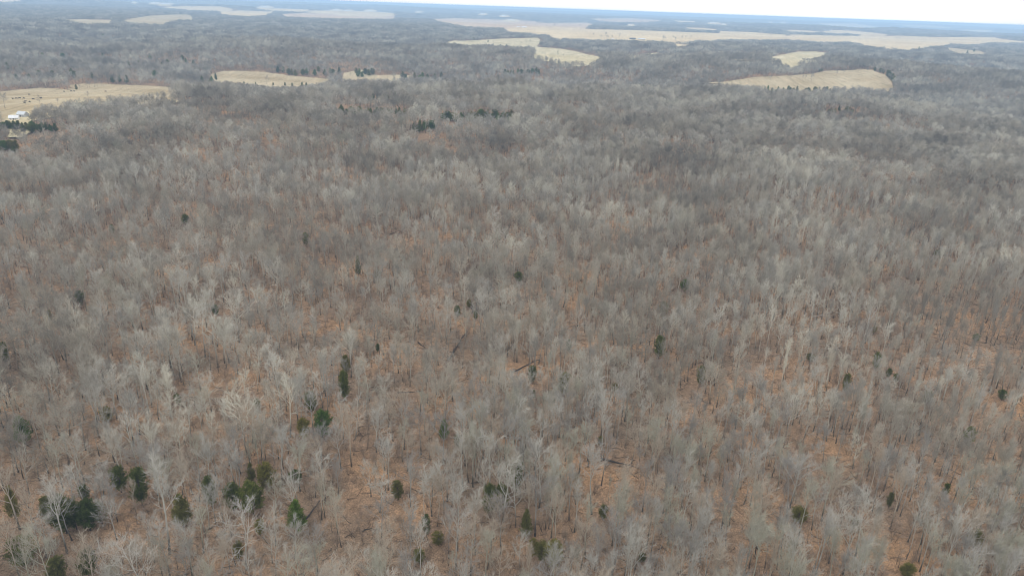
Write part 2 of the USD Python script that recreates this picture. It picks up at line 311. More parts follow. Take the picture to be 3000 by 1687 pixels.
# ------------------------------------------------------------------ bark and leaf materials
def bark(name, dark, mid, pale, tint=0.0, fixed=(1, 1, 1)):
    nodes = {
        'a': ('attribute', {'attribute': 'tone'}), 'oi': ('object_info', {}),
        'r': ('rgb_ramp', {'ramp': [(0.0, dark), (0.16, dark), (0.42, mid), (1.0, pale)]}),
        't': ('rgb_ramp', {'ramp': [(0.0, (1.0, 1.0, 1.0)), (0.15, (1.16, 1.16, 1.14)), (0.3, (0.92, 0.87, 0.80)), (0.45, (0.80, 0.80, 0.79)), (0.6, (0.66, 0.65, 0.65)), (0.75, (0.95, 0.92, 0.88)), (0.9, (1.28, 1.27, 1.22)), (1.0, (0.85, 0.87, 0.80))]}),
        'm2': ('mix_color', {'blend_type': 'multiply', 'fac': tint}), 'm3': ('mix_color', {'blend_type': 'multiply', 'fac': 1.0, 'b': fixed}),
        'p': ('diffuse_bsdf', {})}
    if tint == 1.0:                              # stands of different kinds of tree: the tone drifts over the land
        nodes['g'] = ('geometry', {})
        nodes['n'] = ('noise_texture', {'scale': 0.014, 'detail': 1.0})
        nodes['nr'] = ('rgb_ramp', {'ramp': [(0.34, (0.70, 0.68, 0.66)), (0.46, (0.95, 0.92, 0.87)), (0.55, (1.0, 1.0, 1.0)), (0.66, (1.25, 1.25, 1.22))]})
        nodes['m4'] = ('mix_color', {'blend_type': 'multiply', 'fac': 1.0, 'use_clamp': False})
        return mat(name, nodes, [('a.fac', 'r.fac'), ('oi.random', 't.fac'), ('r.color', 'm2.a'), ('t.color', 'm2.b'), ('g.position', 'n.vector'), ('n.fac', 'nr.fac'), ('m2.result', 'm4.a'), ('nr.color', 'm4.b'),
                                 ('m4.result', 'm3.a'), ('m3.result', 'p.color')], surface='p.BSDF')
    return mat(name, nodes, [('a.fac', 'r.fac'), ('oi.random', 't.fac'), ('r.color', 'm2.a'), ('t.color', 'm2.b'),
                             ('m2.result', 'm3.a'), ('m3.result', 'p.color')], surface='p.BSDF')
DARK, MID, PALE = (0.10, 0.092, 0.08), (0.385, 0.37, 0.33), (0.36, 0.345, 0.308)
B_MIX = bark('mixed_bark', DARK, MID, PALE, tint=1.0)
B_TONES = [('grey', bark('grey_bark', DARK, MID, PALE)), ('pale grey', bark('pale_bark', DARK, MID, PALE, fixed=(1.1, 1.1, 1.08))), ('tan grey', bark('tan_bark', DARK, MID, PALE, fixed=(1.0, 0.9, 0.8))),
           ('dark grey', bark('dark_bark', DARK, MID, PALE, fixed=(0.72, 0.71, 0.72))), ('greenish grey', bark('lichen_bark', DARK, MID, PALE, fixed=(0.93, 0.94, 0.84)))]
B_WHITE = bark('white_bark', (0.2, 0.185, 0.16), (0.47, 0.45, 0.40), (0.37, 0.35, 0.305))
B_SAP = bark('sapling_bark', (0.12, 0.09, 0.07), (0.27, 0.21, 0.165), (0.31, 0.245, 0.195), tint=0.6)
B_LOG = bark('log_bark', (0.07, 0.062, 0.055), (0.085, 0.075, 0.066), (0.12, 0.105, 0.09))

def needle(name, a, b, c):
    return mat(name, {
        'tc': ('texture_coordinate', {}), 'oi': ('object_info', {}),
        'n': ('noise_texture', {'scale': 1.1, 'detail': 3.0}),
        'r': ('rgb_ramp', {'ramp': [(0.32, a), (0.5, b), (0.7, c)]}),
        't': ('rgb_ramp', {'ramp': [(0.0, (0.8, 0.85, 0.9)), (0.5, (1.05, 1.0, 0.9)), (1.0, (1.25, 1.15, 0.85))]}),
        'm': ('mix_color', {'blend_type': 'multiply', 'fac': 1.0, 'use_clamp': False}),
        'd': ('diffuse_bsdf', {}), 'tr': ('translucent_bsdf', {}), 'mx': ('mix_closure', {'fac': 0.18})},
        [('tc.object', 'n.vector'), ('n.fac', 'r.fac'), ('oi.random', 't.fac'), ('r.color', 'm.a'), ('t.color', 'm.b'), ('m.result', 'd.color'), ('m.result', 'tr.color'), ('d.BSDF', 'mx.closure1'), ('tr.BSDF', 'mx.closure2')],
        surface='mx.closure')
NEEDLES = [('dark green', needle('dark_needles', (0.055, 0.075, 0.019), (0.10, 0.125, 0.031), (0.16, 0.185, 0.052))),
           ('bright green', needle('green_needles', (0.06, 0.10, 0.019), (0.105, 0.165, 0.031), (0.175, 0.25, 0.06))),
           ('olive', needle('olive_needles', (0.095, 0.098, 0.028), (0.165, 0.16, 0.046), (0.24, 0.225, 0.075)))]

# ------------------------------------------------------------------ tree shapes
class Tubes:
    """tapered tubes and twigs gathered into one mesh, each vertex with its bark tone"""
    def __init__(s): s.v, s.f, s.t, s.n = [], [], [], 0
    def tube(s, P, R, tone, sides):
        P, R = np.asarray(P, float), np.asarray(R, float)
        k = len(P)
        T = np.gradient(P, axis=0)
        T /= np.linalg.norm(T, axis=1, keepdims=True) + 1e-9
        ref = np.where(np.abs(T[:, 2:3]) > 0.9, [[1.0, 0, 0]], [[0, 0, 1.0]])
        U = np.cross(T, ref); U /= np.linalg.norm(U, axis=1, keepdims=True) + 1e-9
        V = np.cross(T, U)
        a = np.arange(sides) * 2 * np.pi / sides
        ring = P[:, None] + R[:, None, None] * (np.cos(a)[None, :, None] * U[:, None] + np.sin(a)[None, :, None] * V[:, None])
        v = ring.reshape(-1, 3)
        i = np.arange(k * sides).reshape(k, sides)
        j = np.roll(i, -1, 1)
        q = np.stack([i[:-1], j[:-1], j[1:], i[1:]], -1).reshape(-1, 4)
        f = np.vstack([q[:, [0, 1, 2]], q[:, [0, 2, 3]]])
        s.v.append(v); s.f.append(f + s.n); s.t.append(np.repeat(np.broadcast_to(tone, (k,)), sides)); s.n += len(v)
    def twigs(s, A, B, r, tone):
        """slender three sided cones from A to B"""
        A, B = np.asarray(A), np.asarray(B)
        T = B - A
        T = T / (np.linalg.norm(T, axis=1, keepdims=True) + 1e-9)
        ref = np.where(np.abs(T[:, 2:3]) > 0.9, [[1.0, 0, 0]], [[0, 0, 1.0]])
        U = np.cross(T, ref); U /= np.linalg.norm(U, axis=1, keepdims=True) + 1e-9
        V = np.cross(T, U)
        r = np.broadcast_to(r, (len(A),))[:, None]
        c = [A + r * (math.cos(x) * U + math.sin(x) * V) for x in (0, 2.094, 4.189)]
        v = np.stack(c + [B], 1).reshape(-1, 3)
        o = np.arange(len(A)) * 4
        f = np.vstack([np.stack([o, o + 1, o + 3], 1), np.stack([o + 1, o + 2, o + 3], 1), np.stack([o + 2, o, o + 3], 1)])
        s.v.append(v); s.f.append(f + s.n); s.t.append(np.full(len(v), tone)); s.n += len(v)
    def mesh(s): return np.vstack(s.v), np.vstack(s.f), np.concatenate(s.t)

def unit(v): return v / (math.sqrt(v[0] * v[0] + v[1] * v[1] + v[2] * v[2]) + 1e-9)
def cross3(a, b): return np.array([a[1] * b[2] - a[2] * b[1], a[2] * b[0] - a[0] * b[2], a[0] * b[1] - a[1] * b[0]])
def side_dir(d, ang, rng, az=None):
    """a direction at an angle from d, turned by az about it"""
    ref = np.array([1.0, 0, 0]) if abs(d[2]) > 0.9 else np.array([0, 0, 1.0])
    u = unit(cross3(d, ref)); v = cross3(d, u)
    az = rng.uniform(0, 6.283) if az is None else az
    return unit(d * math.cos(ang) + math.sin(ang) * (math.cos(az) * u + math.sin(az) * v))
def sweep(p, d, length, n, rng, wig, lift):
    P = [np.array(p, float)]
    for i in range(n):
        d = unit(d + rng.normal(0, wig, 3) + np.array([0, 0, lift]))
        P.append(P[-1] + d * length / n)
    return np.array(P), d
def along(P, f):
    x = f * (len(P) - 1); i = min(int(x), len(P) - 2)
    return P[i] + (P[i + 1] - P[i]) * (x - i), unit(P[i + 1] - P[i])

def make_tree(seed, Ht, style, q=1.0):
    """returns (trunk, [limbs], twigs) as Tubes. q < 1: fewer, stouter twigs for trees far off"""
    rng = np.random.default_rng(seed)
    S = dict(vase=dict(cb=0.42, n=8, ang=(0.25, 0.55), ln=0.42, lift=0.10, r=0.17, wig=0.10, sub=0.50, dead=0.5),
             oak=dict(cb=0.36, n=10, ang=(0.6, 1.05), ln=0.36, lift=0.11, r=0.19, wig=0.15, sub=0.58, dead=0.6),
             round=dict(cb=0.40, n=9, ang=(0.45, 0.9), ln=0.40, lift=0.12, r=0.20, wig=0.15, sub=0.52, dead=0.5),
             white=dict(cb=0.28, n=8, ang=(0.45, 0.85), ln=0.50, lift=0.09, r=0.17, wig=0.17, sub=0.52, dead=0.8),
             pole=dict(cb=0.55, n=7, ang=(0.3, 0.6), ln=0.26, lift=0.10, r=0.12, wig=0.10, sub=0.55, dead=0.5))[style]
    trunk, limbs, tw = Tubes(), [], Tubes()
    lean = np.array([rng.normal(0, 0.045), rng.normal(0, 0.045), 1.0])
    TP, _ = sweep((0, 0, -0.3), unit(lean), Ht * 0.80, 9, rng, 0.035 if style != 'white' else 0.07, 0.05)
    f = np.linspace(0, 1, len(TP))
    r0 = S['r'] * Ht / 18.0
    TR = r0 * (1 - f) ** 0.8 * 0.95 + 0.02
    TR[0] *= 1.35
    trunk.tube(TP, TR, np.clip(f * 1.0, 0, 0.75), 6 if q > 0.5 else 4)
    A, B, W = [], [], []
    def twig_fan(P, n, lmin, lmax, f0=0.25):
        for _ in range(max(1, int(round(n * q)))):
            p, d = along(P, rng.uniform(f0, 1.0))
            e = side_dir(d, rng.uniform(0.3, 0.95), rng) + np.array([0, 0, 0.22])
            L = rng.uniform(lmin, lmax)
            A.append(p); B.append(p + unit(e) * L); W.append((0.0095 if q > 0.5 else 0.0088) * rng.uniform(0.7, 1.25) / q ** (1.0 if q > 0.2 else 1.1))
    n = S['n']
    az = rng.uniform(0, 6.28)
    items = []
    for i in range(n + 1):
        if i == n:
            p, d = TP[-1], unit(TP[-1] - TP[-2]); L = Ht * 0.2; ang = 0.1; fr = 1.0
        else:
            fr = S['cb'] / 0.80 + (1 - S['cb'] / 0.80) * ((i + rng.uniform(0.0, 0.9)) / n)
            p, d = along(TP, min(fr, 0.995))
            ang = rng.uniform(*S['ang'])
            u = (fr - S['cb'] / 0.8) / (1 - S['cb'] / 0.8)
            L = Ht * S['ln'] * (1.0 - 0.45 * u) * rng.uniform(0.75, 1.15)
            az += 2.4 + rng.normal(0, 0.35)
        items.append((p, side_dir(d, ang, rng, az), L, r0 * (0.50 - 0.25 * min(fr, 1)) * rng.uniform(0.8, 1.15)))
    for p, d, L, r in items:
        lb = Tubes()
        P1, _ = sweep(p, d, L, 6, rng, S['wig'], S['lift'])
        fl = np.linspace(0, 1, len(P1))
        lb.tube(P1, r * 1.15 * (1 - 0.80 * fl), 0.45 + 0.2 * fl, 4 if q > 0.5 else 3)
        n2 = int(rng.integers(6, 9))
        for j in range(n2):
            g = 0.25 + 0.75 * (j + rng.uniform(0, 0.9)) / n2
            pp, dd = along(P1, min(g, 0.99))
            L2 = L * S['sub'] * (1.1 - 0.6 * g) * rng.uniform(0.7, 1.2)
            P2, _ = sweep(pp, side_dir(dd, rng.uniform(0.4, 0.95), rng), L2, 4, rng, S['wig'] * 1.1, 0.10)
            f2 = np.linspace(0, 1, len(P2))
            r2 = max(0.016, r * (1 - 0.8 * g) * 0.55)
            lb.tube(P2, r2 * 1.2 * (1 - 0.70 * f2), 0.5 + 0.2 * f2, 3)
            n3 = max(2, int(round(5 * min(1, q * 1.4))))
            for k in range(n3):
                g3 = 0.2 + 0.8 * (k + rng.uniform(0, 0.9)) / n3
                p3, d3 = along(P2, min(g3, 0.99))
                L3 = max(0.7, L2 * 0.55 * (1.1 - 0.5 * g3)) * rng.uniform(0.7, 1.2)
                P3, _ = sweep(p3, side_dir(d3, rng.uniform(0.4, 0.9), rng), L3, 2, rng, S['wig'] * 1.2, 0.12)
                lb.tube(P3, np.array([0.027, 0.020, 0.010]) / q ** 0.6, 0.7, 3)
                twig_fan(P3, 3.4 if q > 0.5 else 8.5 * 5 / n3, 0.45, 1.2)
            twig_fan(P2, 2, 0.4, 1.1, 0.4)
        limbs.append(lb)
    # dead stubs on the bare bole
    for _ in range(int(4 * S['dead'])):
        p, d = along(TP, rng.uniform(0.2, S['cb'] / 0.8))
        P1, _ = sweep(p, side_dir(d, rng.uniform(0.9, 1.5), rng), rng.uniform(0.6, 2.2), 3, rng, 0.2, 0.05)
        trunk.tube(P1, [0.03, 0.022, 0.014, 0.006], 0.35, 3)
    tw.twigs(A, B, np.array(W), 1.0)
    return trunk, limbs, tw

def joined(tubes):
    vs, fs, ts, n = [], [], [], 0
    for t in tubes:
        v, f, c = t.mesh()
        vs.append(v); fs.append(f + n); ts.append(c); n += len(v)
    return np.vstack(vs), np.vstack(fs), np.concatenate(ts)
def put(name, tri, material, parent):
    m = obj(name, (tri[0], tri[1]), material, parent)
    tone_var(m, tri[2])
    return m

def make_sapling(seed, Ht):
    rng = np.random.default_rng(seed)
    t = Tubes()
    for s in range(int(rng.integers(1, 4))):
        P, _ = sweep((rng.normal(0, 0.25), rng.normal(0, 0.25), -0.2), unit(np.array([rng.normal(0, 0.16), rng.normal(0, 0.16), 1])), Ht * rng.uniform(0.7, 1), 6, rng, 0.07, 0.05)
        f = np.linspace(0, 1, len(P))
        t.tube(P, 0.04 * (1 - f) + 0.008, f * 0.6, 3)
        A, B, W = [], [], []
        for k in range(14):
            p, d = along(P, rng.uniform(0.25, 0.98))
            P2, _ = sweep(p, side_dir(d, rng.uniform(0.5, 1.1), rng), Ht * rng.uniform(0.12, 0.28), 2, rng, 0.15, 0.1)
            t.tube(P2, [0.016, 0.011, 0.006], 0.7, 3)
            for _ in range(9):
                p3, d3 = along(P2, rng.uniform(0.15, 1))
                A.append(p3); B.append(p3 + unit(side_dir(d3, rng.uniform(0.3, 0.9), rng) + np.array([0, 0, 0.2])) * rng.uniform(0.3, 0.8)); W.append(0.009)
        t.twigs(A, B, np.array(W), 1.0)
    return t.mesh()

def make_evergreen(seed, Ht, R, style):
    """(trunk tubes, foliage mesh): sprays of small pointed leaf faces set along many short boughs"""
    rng = np.random.default_rng(seed)
    tr = Tubes()
    P, _ = sweep((0, 0, -0.3), (0, 0, 1), Ht * 0.93, 6, rng, 0.03, 0.05)
    tr.tube(P, np.linspace(0.16, 0.02, len(P)), 0.2, 5)
    C, D, L = [], [], []
    nb = 150
    for i in range(nb):
        u = (i + rng.uniform(0, 1)) / nb
        z = Ht * (0.10 + 0.88 * u)
        if style == 'cone': prof = (1 - u) ** 0.75 * (0.75 + 0.25 * min(1, u * 6))
        elif style == 'oval': prof = math.sin(math.pi * min(1, 0.16 + 0.84 * u)) ** 0.7
        else: prof = (1 - u ** 2.2) * (0.55 + 0.45 * min(1, u * 3)) * 0.95
        az = rng.uniform(0, 6.283)
        lump = 0.5 + 0.95 * meshkit.noise(np.array([[math.cos(az) * 1.6 + seed, math.sin(az) * 1.6, u * 5.0]]))[0]
        rr = R * prof * lump + 0.12
        base, dirn = np.array([0, 0, z]), np.array([math.cos(az), math.sin(az), rng.uniform(0.25, 0.75)])
        dirn /= np.linalg.norm(dirn[:2])
        tip = base + dirn * rr
        tr.tube(np.array([base, (base + tip) / 2 - [0, 0, 0.05], tip]), [0.025, 0.016, 0.005], 0.3, 3)
        for g in np.linspace(0.35, 1.0, max(2, int(rr / 0.42))):
            q = base + dirn * rr * g
            m = 8
            e = rng.normal(0, 1, (m, 3)); e /= np.linalg.norm(e, axis=1, keepdims=True)
            e = e + unit(dirn) * 0.6 + np.array([0, 0, 0.45]); e /= np.linalg.norm(e, axis=1, keepdims=True)
            C.append(q + rng.normal(0, 0.16, (m, 3))); D.append(e); L.append(rng.uniform(0.28, 0.62, m))
    C, D, L = np.vstack(C), np.vstack(D), np.concatenate(L)
    s = np.cross(D, rng.normal(0, 1, C.shape)); s /= np.linalg.norm(s, axis=1, keepdims=True)
    w = 0.30
    n = np.cross(D, s)
    a, b, t = C + s * (L * w)[:, None] * 0.5, C - s * (L * w)[:, None] * 0.5, C + D * L[:, None]
    m = C + D * (L * 0.45)[:, None] + n * (L * 0.12)[:, None]
    v = np.stack([a, b, t, m], 1).reshape(-1, 3)
    o = np.arange(len(C)) * 4
    f = np.vstack([np.stack([o, o + 3, o + 2], 1), np.stack([o + 3, o + 1, o + 2], 1), np.stack([o, o + 1, o + 3], 1)])
    return tr, (v, f)

# ------------------------------------------------------------------ where the trees stand
def in_fields(x, y, z, h, d):
    """true where a tree of height h would stand in, or in front of, open land"""
    bad = np.zeros(len(x), bool)
    far = d > 560
    idx = np.nonzero(far)[0]
    if len(idx) == 0:
        return bad
    X, Y, Zb, hh = x[idx], y[idx], z[idx], h[idx]
    hit = np.zeros(len(idx), bool)
    for fr in (0.02, 0.35, 0.65, 0.93):
        u, v = project(np.column_stack([X, Y, Zb + hh * fr]))
        for p in field_px:
            x0, y0, x1, y1 = p.bounds
            c = (u > x0) & (u < x1) & (v > y0) & (v < y1) & ~hit
            k = np.nonzero(c)[0]
            if len(k):
                hit[k] |= shapely.contains_xy(p, u[k], v[k])
    bad[idx] = hit
    return bad
RNG = np.random.default_rng(7)
def scatter(d0, d1, cell, azmax, rng):
    """a jittered grid over a ring sector"""
    a = math.radians(min(azmax, 89))
    xm = d1 * math.sin(a)
    gx, gy = np.arange(-xm, xm, cell), np.arange(d0 * math.cos(a) - cell, d1, cell)
    x, y = np.meshgrid(gx, gy)
    x = x + (np.arange(len(gy)) % 2)[:, None] * cell * 0.5
    x = (x + rng.uniform(-0.48, 0.48, x.shape) * cell).ravel(); y = (y + rng.uniform(-0.48, 0.48, y.shape) * cell).ravel()
    d, az = np.hypot(x, y), np.abs(np.arctan2(x, y))
    k = (d >= d0) & (d < d1) & (az < a)
    return x[k], y[k]

# ------------------------------------------------------------------ marked evergreens, white trees and logs, read off the photograph (x, foot y, height, ...)
# evergreens: x, y, height in picture units, shape, tone, width to height, short name
EV = [
    (73, 1300, 68, 'cone', 1, .75, 'the fluffy evergreen by the left edge'), (356, 1442, 64, 'oval', 0, .62, 'the left of two slim dark evergreens'), (417, 1479, 92, 'oval', 0, .48, 'the right of two slim dark evergreens'),
    (538, 1545, 84, 'cone', 2, .62, 'the olive evergreen under the tall forked tree'), (622, 1489, 84, 'oval', 0, .42, 'the narrow half hidden evergreen'), (686, 1498, 72, 'oval', 0, .62, 'the left dark evergreen above the white tree'),
    (742, 1505, 82, 'oval', 0, .70, 'the right dark evergreen above the white tree'), (738, 1415, 54, 'cone', 2, .5, 'the small thin olive evergreen'), (782, 1437, 72, 'oval', 2, .6, 'the olive evergreen behind pale branches'),
    (47, 1522, 80, 'cone', 2, .42, 'the faint evergreen in the lower left corner'), (150, 1540, 70, 'oval', 2, .5, 'the left of the shaded evergreen clump'), (196, 1562, 92, 'oval', 0, .62, 'the tallest of the shaded evergreen clump'),
    (226, 1552, 72, 'oval', 0, .55, 'the middle of the shaded evergreen clump'), (266, 1554, 76, 'oval', 0, .62, 'the right of the shaded evergreen clump'), (300, 1534, 54, 'oval', 0, .6, 'the low right evergreen of the clump'),
    (252, 1468, 42, 'oval', 0, .6, 'the small evergreen behind the shaded clump'), (262, 1690, 66, 'oval', 0, .62, 'the evergreen at the bottom edge'), (176, 1708, 60, 'oval', 2, .7, 'the cut off evergreen at the bottom left'),
    (72, 1655, 66, 'oval', 0, .9, 'the bushy evergreen at the lower left'), (702, 1640, 46, 'oval', 2, .55, 'the olive evergreen under the white tree'), (762, 1567, 40, 'oval', 2, .6, 'the small evergreen right of the white tree'),
    (945, 1286, 78, 'oval', 1, .60, 'the bright green evergreen'), (891, 1289, 60, 'oval', 2, .55, 'the dull evergreen beside the bright one'), (1300, 1291, 60, 'cone', 1, .55, 'the pointed green evergreen at centre'),
    (1341, 1316, 42, 'oval', 2, .5, 'the small evergreen right of the pointed one'), (872, 1560, 85, 'cone', 1, .62, 'the green evergreen below the white tree'), (868, 1420, 40, 'oval', 0, .9, 'the low dark evergreen behind pale twigs'),
    (1166, 1465, 52, 'oval', 2, .62, 'the olive evergreen right of the spreading tree'), (1432, 1510, 84, 'oval', 0, .42, 'the slim evergreen in the grey thicket'), (1512, 1445, 92, 'oval', 0, .4, 'the tall evergreen behind the grey thicket'),
    (1468, 1490, 66, 'oval', 0, .6, 'the low evergreen of the grey thicket'), (1250, 1572, 60, 'oval', 0, .38, 'the narrow evergreen low at centre'), (1284, 1597, 34, 'oval', 2, .9, 'the round olive evergreen low at centre'),
    (1540, 1578, 78, 'cone', 2, .45, 'the tall olive evergreen low at centre'), (1228, 1650, 34, 'oval', 2, .9, 'the small bushy evergreen near the bottom'), (1588, 1648, 55, 'oval', 2, .6, 'the olive evergreen near the bottom'),
    (1560, 1632, 48, 'oval', 2, .5, 'the thin olive evergreen near the bottom'), (1758, 1305, 26, 'oval', 2, .7, 'the tiny evergreen right of centre'), (1765, 1522, 40, 'oval', 2, .6, 'the small yellowish evergreen'),
    (1620, 1658, 66, 'oval', 2, .7, 'the greyish evergreen at the bottom centre'), (1879, 1646, 24, 'oval', 2, .9, 'the tiny evergreen near the bottom'), (2338, 1532, 40, 'oval', 2, 1.0, 'the yellowish bush in the right stand'),
    (2503, 1538, 18, 'oval', 2, 1.0, 'the tiny yellowish bush'), (2767, 1452, 32, 'oval', 0, .5, 'the small dark evergreen in the right stand'), (2831, 1302, 46, 'oval', 0, .6, 'the shaded evergreen on the right'),
    (2851, 1602, 42, 'oval', 2, .9, 'the olive bush in the lower right'), (2653, 1692, 34, 'oval', 2, 1.0, 'the olive bush at the bottom right'), (2602, 1487, 40, 'oval', 2, .4, 'the thin evergreen in the right stand'),
    (236, 904, 46, 'oval', 0, .6, 'the dark evergreen at upper left'), (149, 942, 30, 'oval', 2, .4, 'the thin evergreen at upper left'), (317, 1237, 40, 'oval', 2, .8, 'the olive bush at left'),
    (18, 1067, 54, 'oval', 0, .5, 'the evergreen on the left edge'), (522, 1184, 28, 'oval', 0, .7, 'the small round evergreen left of centre'), (755, 1200, 30, 'oval', 2, .7, 'the small olive evergreen left of centre'),
    (633, 927, 34, 'oval', 0, .6, 'the small dark evergreen amid grey crowns'), (1015, 1098, 56, 'oval', 2, .5, 'the upper of two evergreens in a column'), (1010, 1174, 84, 'oval', 0, .36, 'the lower of two evergreens in a column'),
    (913, 1206, 56, 'oval', 0, .6, 'the evergreen above the bright one'), (1340, 930, 36, 'oval', 0, .6, 'the left evergreen by the dark log'), (1393, 938, 30, 'oval', 0, .45, 'the right evergreen by the dark log'),
    (1558, 1122, 50, 'oval', 0, .55, 'the darkest evergreen at mid centre'), (1107, 1032, 26, 'oval', 0, .5, 'the tiny evergreen at mid centre'), (1562, 1168, 26, 'oval', 0, .5, 'the low evergreen below the darkest one'),
    (1374, 902, 24, 'oval', 2, .7, 'the ochre evergreen above the log'), (2003, 855, 36, 'oval', 1, .85, 'the round green evergreen on the right rise'), (1929, 1052, 68, 'oval', 0, .5, 'the dark evergreen behind a pale stem'),
    (1665, 1029, 36, 'oval', 0, .5, 'the small evergreen right of the darkest one'), (1652, 1160, 66, 'oval', 2, .65, 'the hazy green evergreen'), (2050, 1131, 58, 'oval', 2, .45, 'the slim evergreen between pale stems'),
    (1941, 932, 48, 'oval', 2, .6, 'the faint evergreen on the right rise'), (1800, 1147, 24, 'oval', 2, .9, 'the low olive bush'), (1612, 895, 26, 'oval', 2, .7, 'the faint small evergreen on the rise'),
    (2372, 1060, 24, 'oval', 2, .9, 'the yellow green bush on the right'), (2564, 1082, 46, 'oval', 0, .5, 'the dark evergreen under spreading limbs'), (2600, 1107, 26, 'oval', 0, .6, 'the left of two small right evergreens'),
    (2622, 1122, 26, 'oval', 0, .6, 'the right of two small right evergreens'), (2474, 1150, 52, 'oval', 2, .4, 'the narrow dull evergreen on the right'), (2933, 1172, 26, 'oval', 0, .9, 'the low evergreen near the right edge'),
    (2716, 1180, 32, 'oval', 2, .8, 'the olive evergreen near the right edge'), (2560, 977, 20, 'oval', 2, .6, 'the small evergreen under the white tree'), (2856, 1002, 22, 'oval', 0, .8, 'the small evergreen at mid right'),
    (1050, 810, 60, 'cone', 2, .38, 'the thin ochre evergreen'), (897, 724, 42, 'oval', 0, .45, 'the slim evergreen beyond the centre'), (543, 658, 28, 'oval', 0, .8, 'the dark bush evergreen far left'),
    (330, 689, 28, 'oval', 0, .5, 'the small far left evergreen'), (1108, 826, 36, 'oval', 2, .6, 'the faint evergreen right of the ochre one'), (1520, 830, 34, 'oval', 0, .9, 'the dark round evergreen past the centre'),
    (2283, 545, 22, 'oval', 2, .9, 'the far bush on the right slope'), (2741, 762, 26, 'oval', 2, .9, 'the far dull bush on the right'),
]
# far evergreens: clumps drawn with many stems (x0, x1, y0, y1, count, height, label, group)
def disp(*a): return [v / 0.8587 for v in a]
CLUMPS = [
    (disp(850, 1020), disp(276, 292), 24, 22, 'dark evergreen in the left mid-distance clump', 'evergreens of the left mid-distance clump'),
    (disp(1112, 1292), disp(282, 307), 38, 27, 'olive evergreen in the centre mid-distance clump', 'evergreens of the centre mid-distance clump'),
    (disp(1040, 1094), disp(313, 334), 11, 27, 'dull evergreen in the small mid-distance clump', 'evergreens of the small mid-distance clump'),
    (disp(2, 145), disp(304, 336), 18, 27, 'dark evergreen in the clump below the farmhouse', 'evergreens below the farmhouse'),
    (disp(0, 45), disp(350, 388), 9, 26, 'dark evergreen in the left edge clump', 'evergreens at the left edge'),
    (disp(920, 1000), disp(244, 254), 9, 22, 'hazy evergreen in the group behind the left clump', 'evergreens behind the left clump'),
    (disp(1920, 2090), disp(230, 241), 24, 18, 'dark evergreen in the edge below the right pasture', 'evergreens below the right pasture'),
    (disp(2082, 2148), disp(280, 290), 9, 16, 'small evergreen in the faint clump at the right', 'evergreens of the faint right clump'),
    (disp(1560, 1690), disp(230, 247), 6, 20, 'hazy evergreen in the woods behind the centre', 'evergreens in the woods behind the centre'),
    (disp(892, 942), disp(176, 196), 8, 34, 'dark evergreen in the edge of the creek clearing', 'evergreens by the small clearing'),
    (disp(1003, 1115), disp(186, 206), 8, 32, 'dark evergreen in the pale trees along the creek', 'evergreens along the creek'),
    (disp(1270, 1360), disp(186, 194), 9, 30, 'dark evergreen in the trees by the thin clearing', 'evergreens by the thin clearing'),
    (disp(690, 860), disp(178, 193), 13, 30, 'dark evergreen in the rounded pasture border', 'evergreens behind the rounded pasture'),
    (disp(526, 545), disp(203, 212), 4, 20, 'dark evergreen in the left end of the rounded pasture', 'evergreens left of the rounded pasture'),
    (disp(10, 520), disp(150, 212), 26, 26, 'dark evergreen in the far left woods', 'evergreens scattered in the far left woods'),
    (disp(100, 260), disp(95, 112), 6, 16, 'small evergreen in the distant left woods', 'evergreens in the distant left woods'),
    (disp(1160, 1206), disp(99, 104), 6, 10, 'dark evergreen in the row at the mown hill', 'evergreens at the mown hill'),
]
FIELD_EV = Z1([(578, 682), (1572, 628), (1606, 632), (1842, 637), (1930, 640), (2062, 647), (2152, 652), (2206, 656), (2282, 662), (2312, 652)]) + Z2([(1107, 322), (1200, 366), (1245, 362), (922, 302), (1136, 590), (1256, 587)]) + \
    Z3([(1780, 378), (2145, 410), (2196, 396), (2276, 420)])
PASTURE_EV = Z3([(1372, 508), (1392, 512), (1448, 540), (1490, 552), (1512, 560), (1545, 582), (1558, 590), (1575, 606), (1592, 632), (1606, 660), (1030, 545), (1048, 542)])
FIELD_EV_H = [14, 12, 10, 8, 7, 9, 11, 11, 15, 11, 7, 11, 10, 11, 7, 20, 10, 10, 10, 4]
FIELD_BARE = Z1([(40, 825), (310, 806), (670, 765), (605, 682), (662, 668), (680, 668), (716, 664), (740, 660), (768, 658), (2012, 640), (440, 790)]) + Z2([(1422, 342), (1630, 438), (1675, 432), (240, 572), (1355, 335)]) + \
    Z3([(660, 617), (906, 609), (926, 606), (970, 622), (1163, 576), (1207, 571), (1278, 552), (1300, 551), (1322, 550), (1340, 548), (1395, 550), (815, 600), (1612, 303), (1730, 306), (2262, 330), (60, 300), (22, 302)])
FIELD_BARE_H = [44, 28, 24, 15, 24, 22, 25, 20, 18, 25, 18, 15, 19, 9, 18, 8, 17, 15, 14, 25, 17, 15, 13, 12, 14, 12, 13, 8, 6, 6, 6, 14, 13]
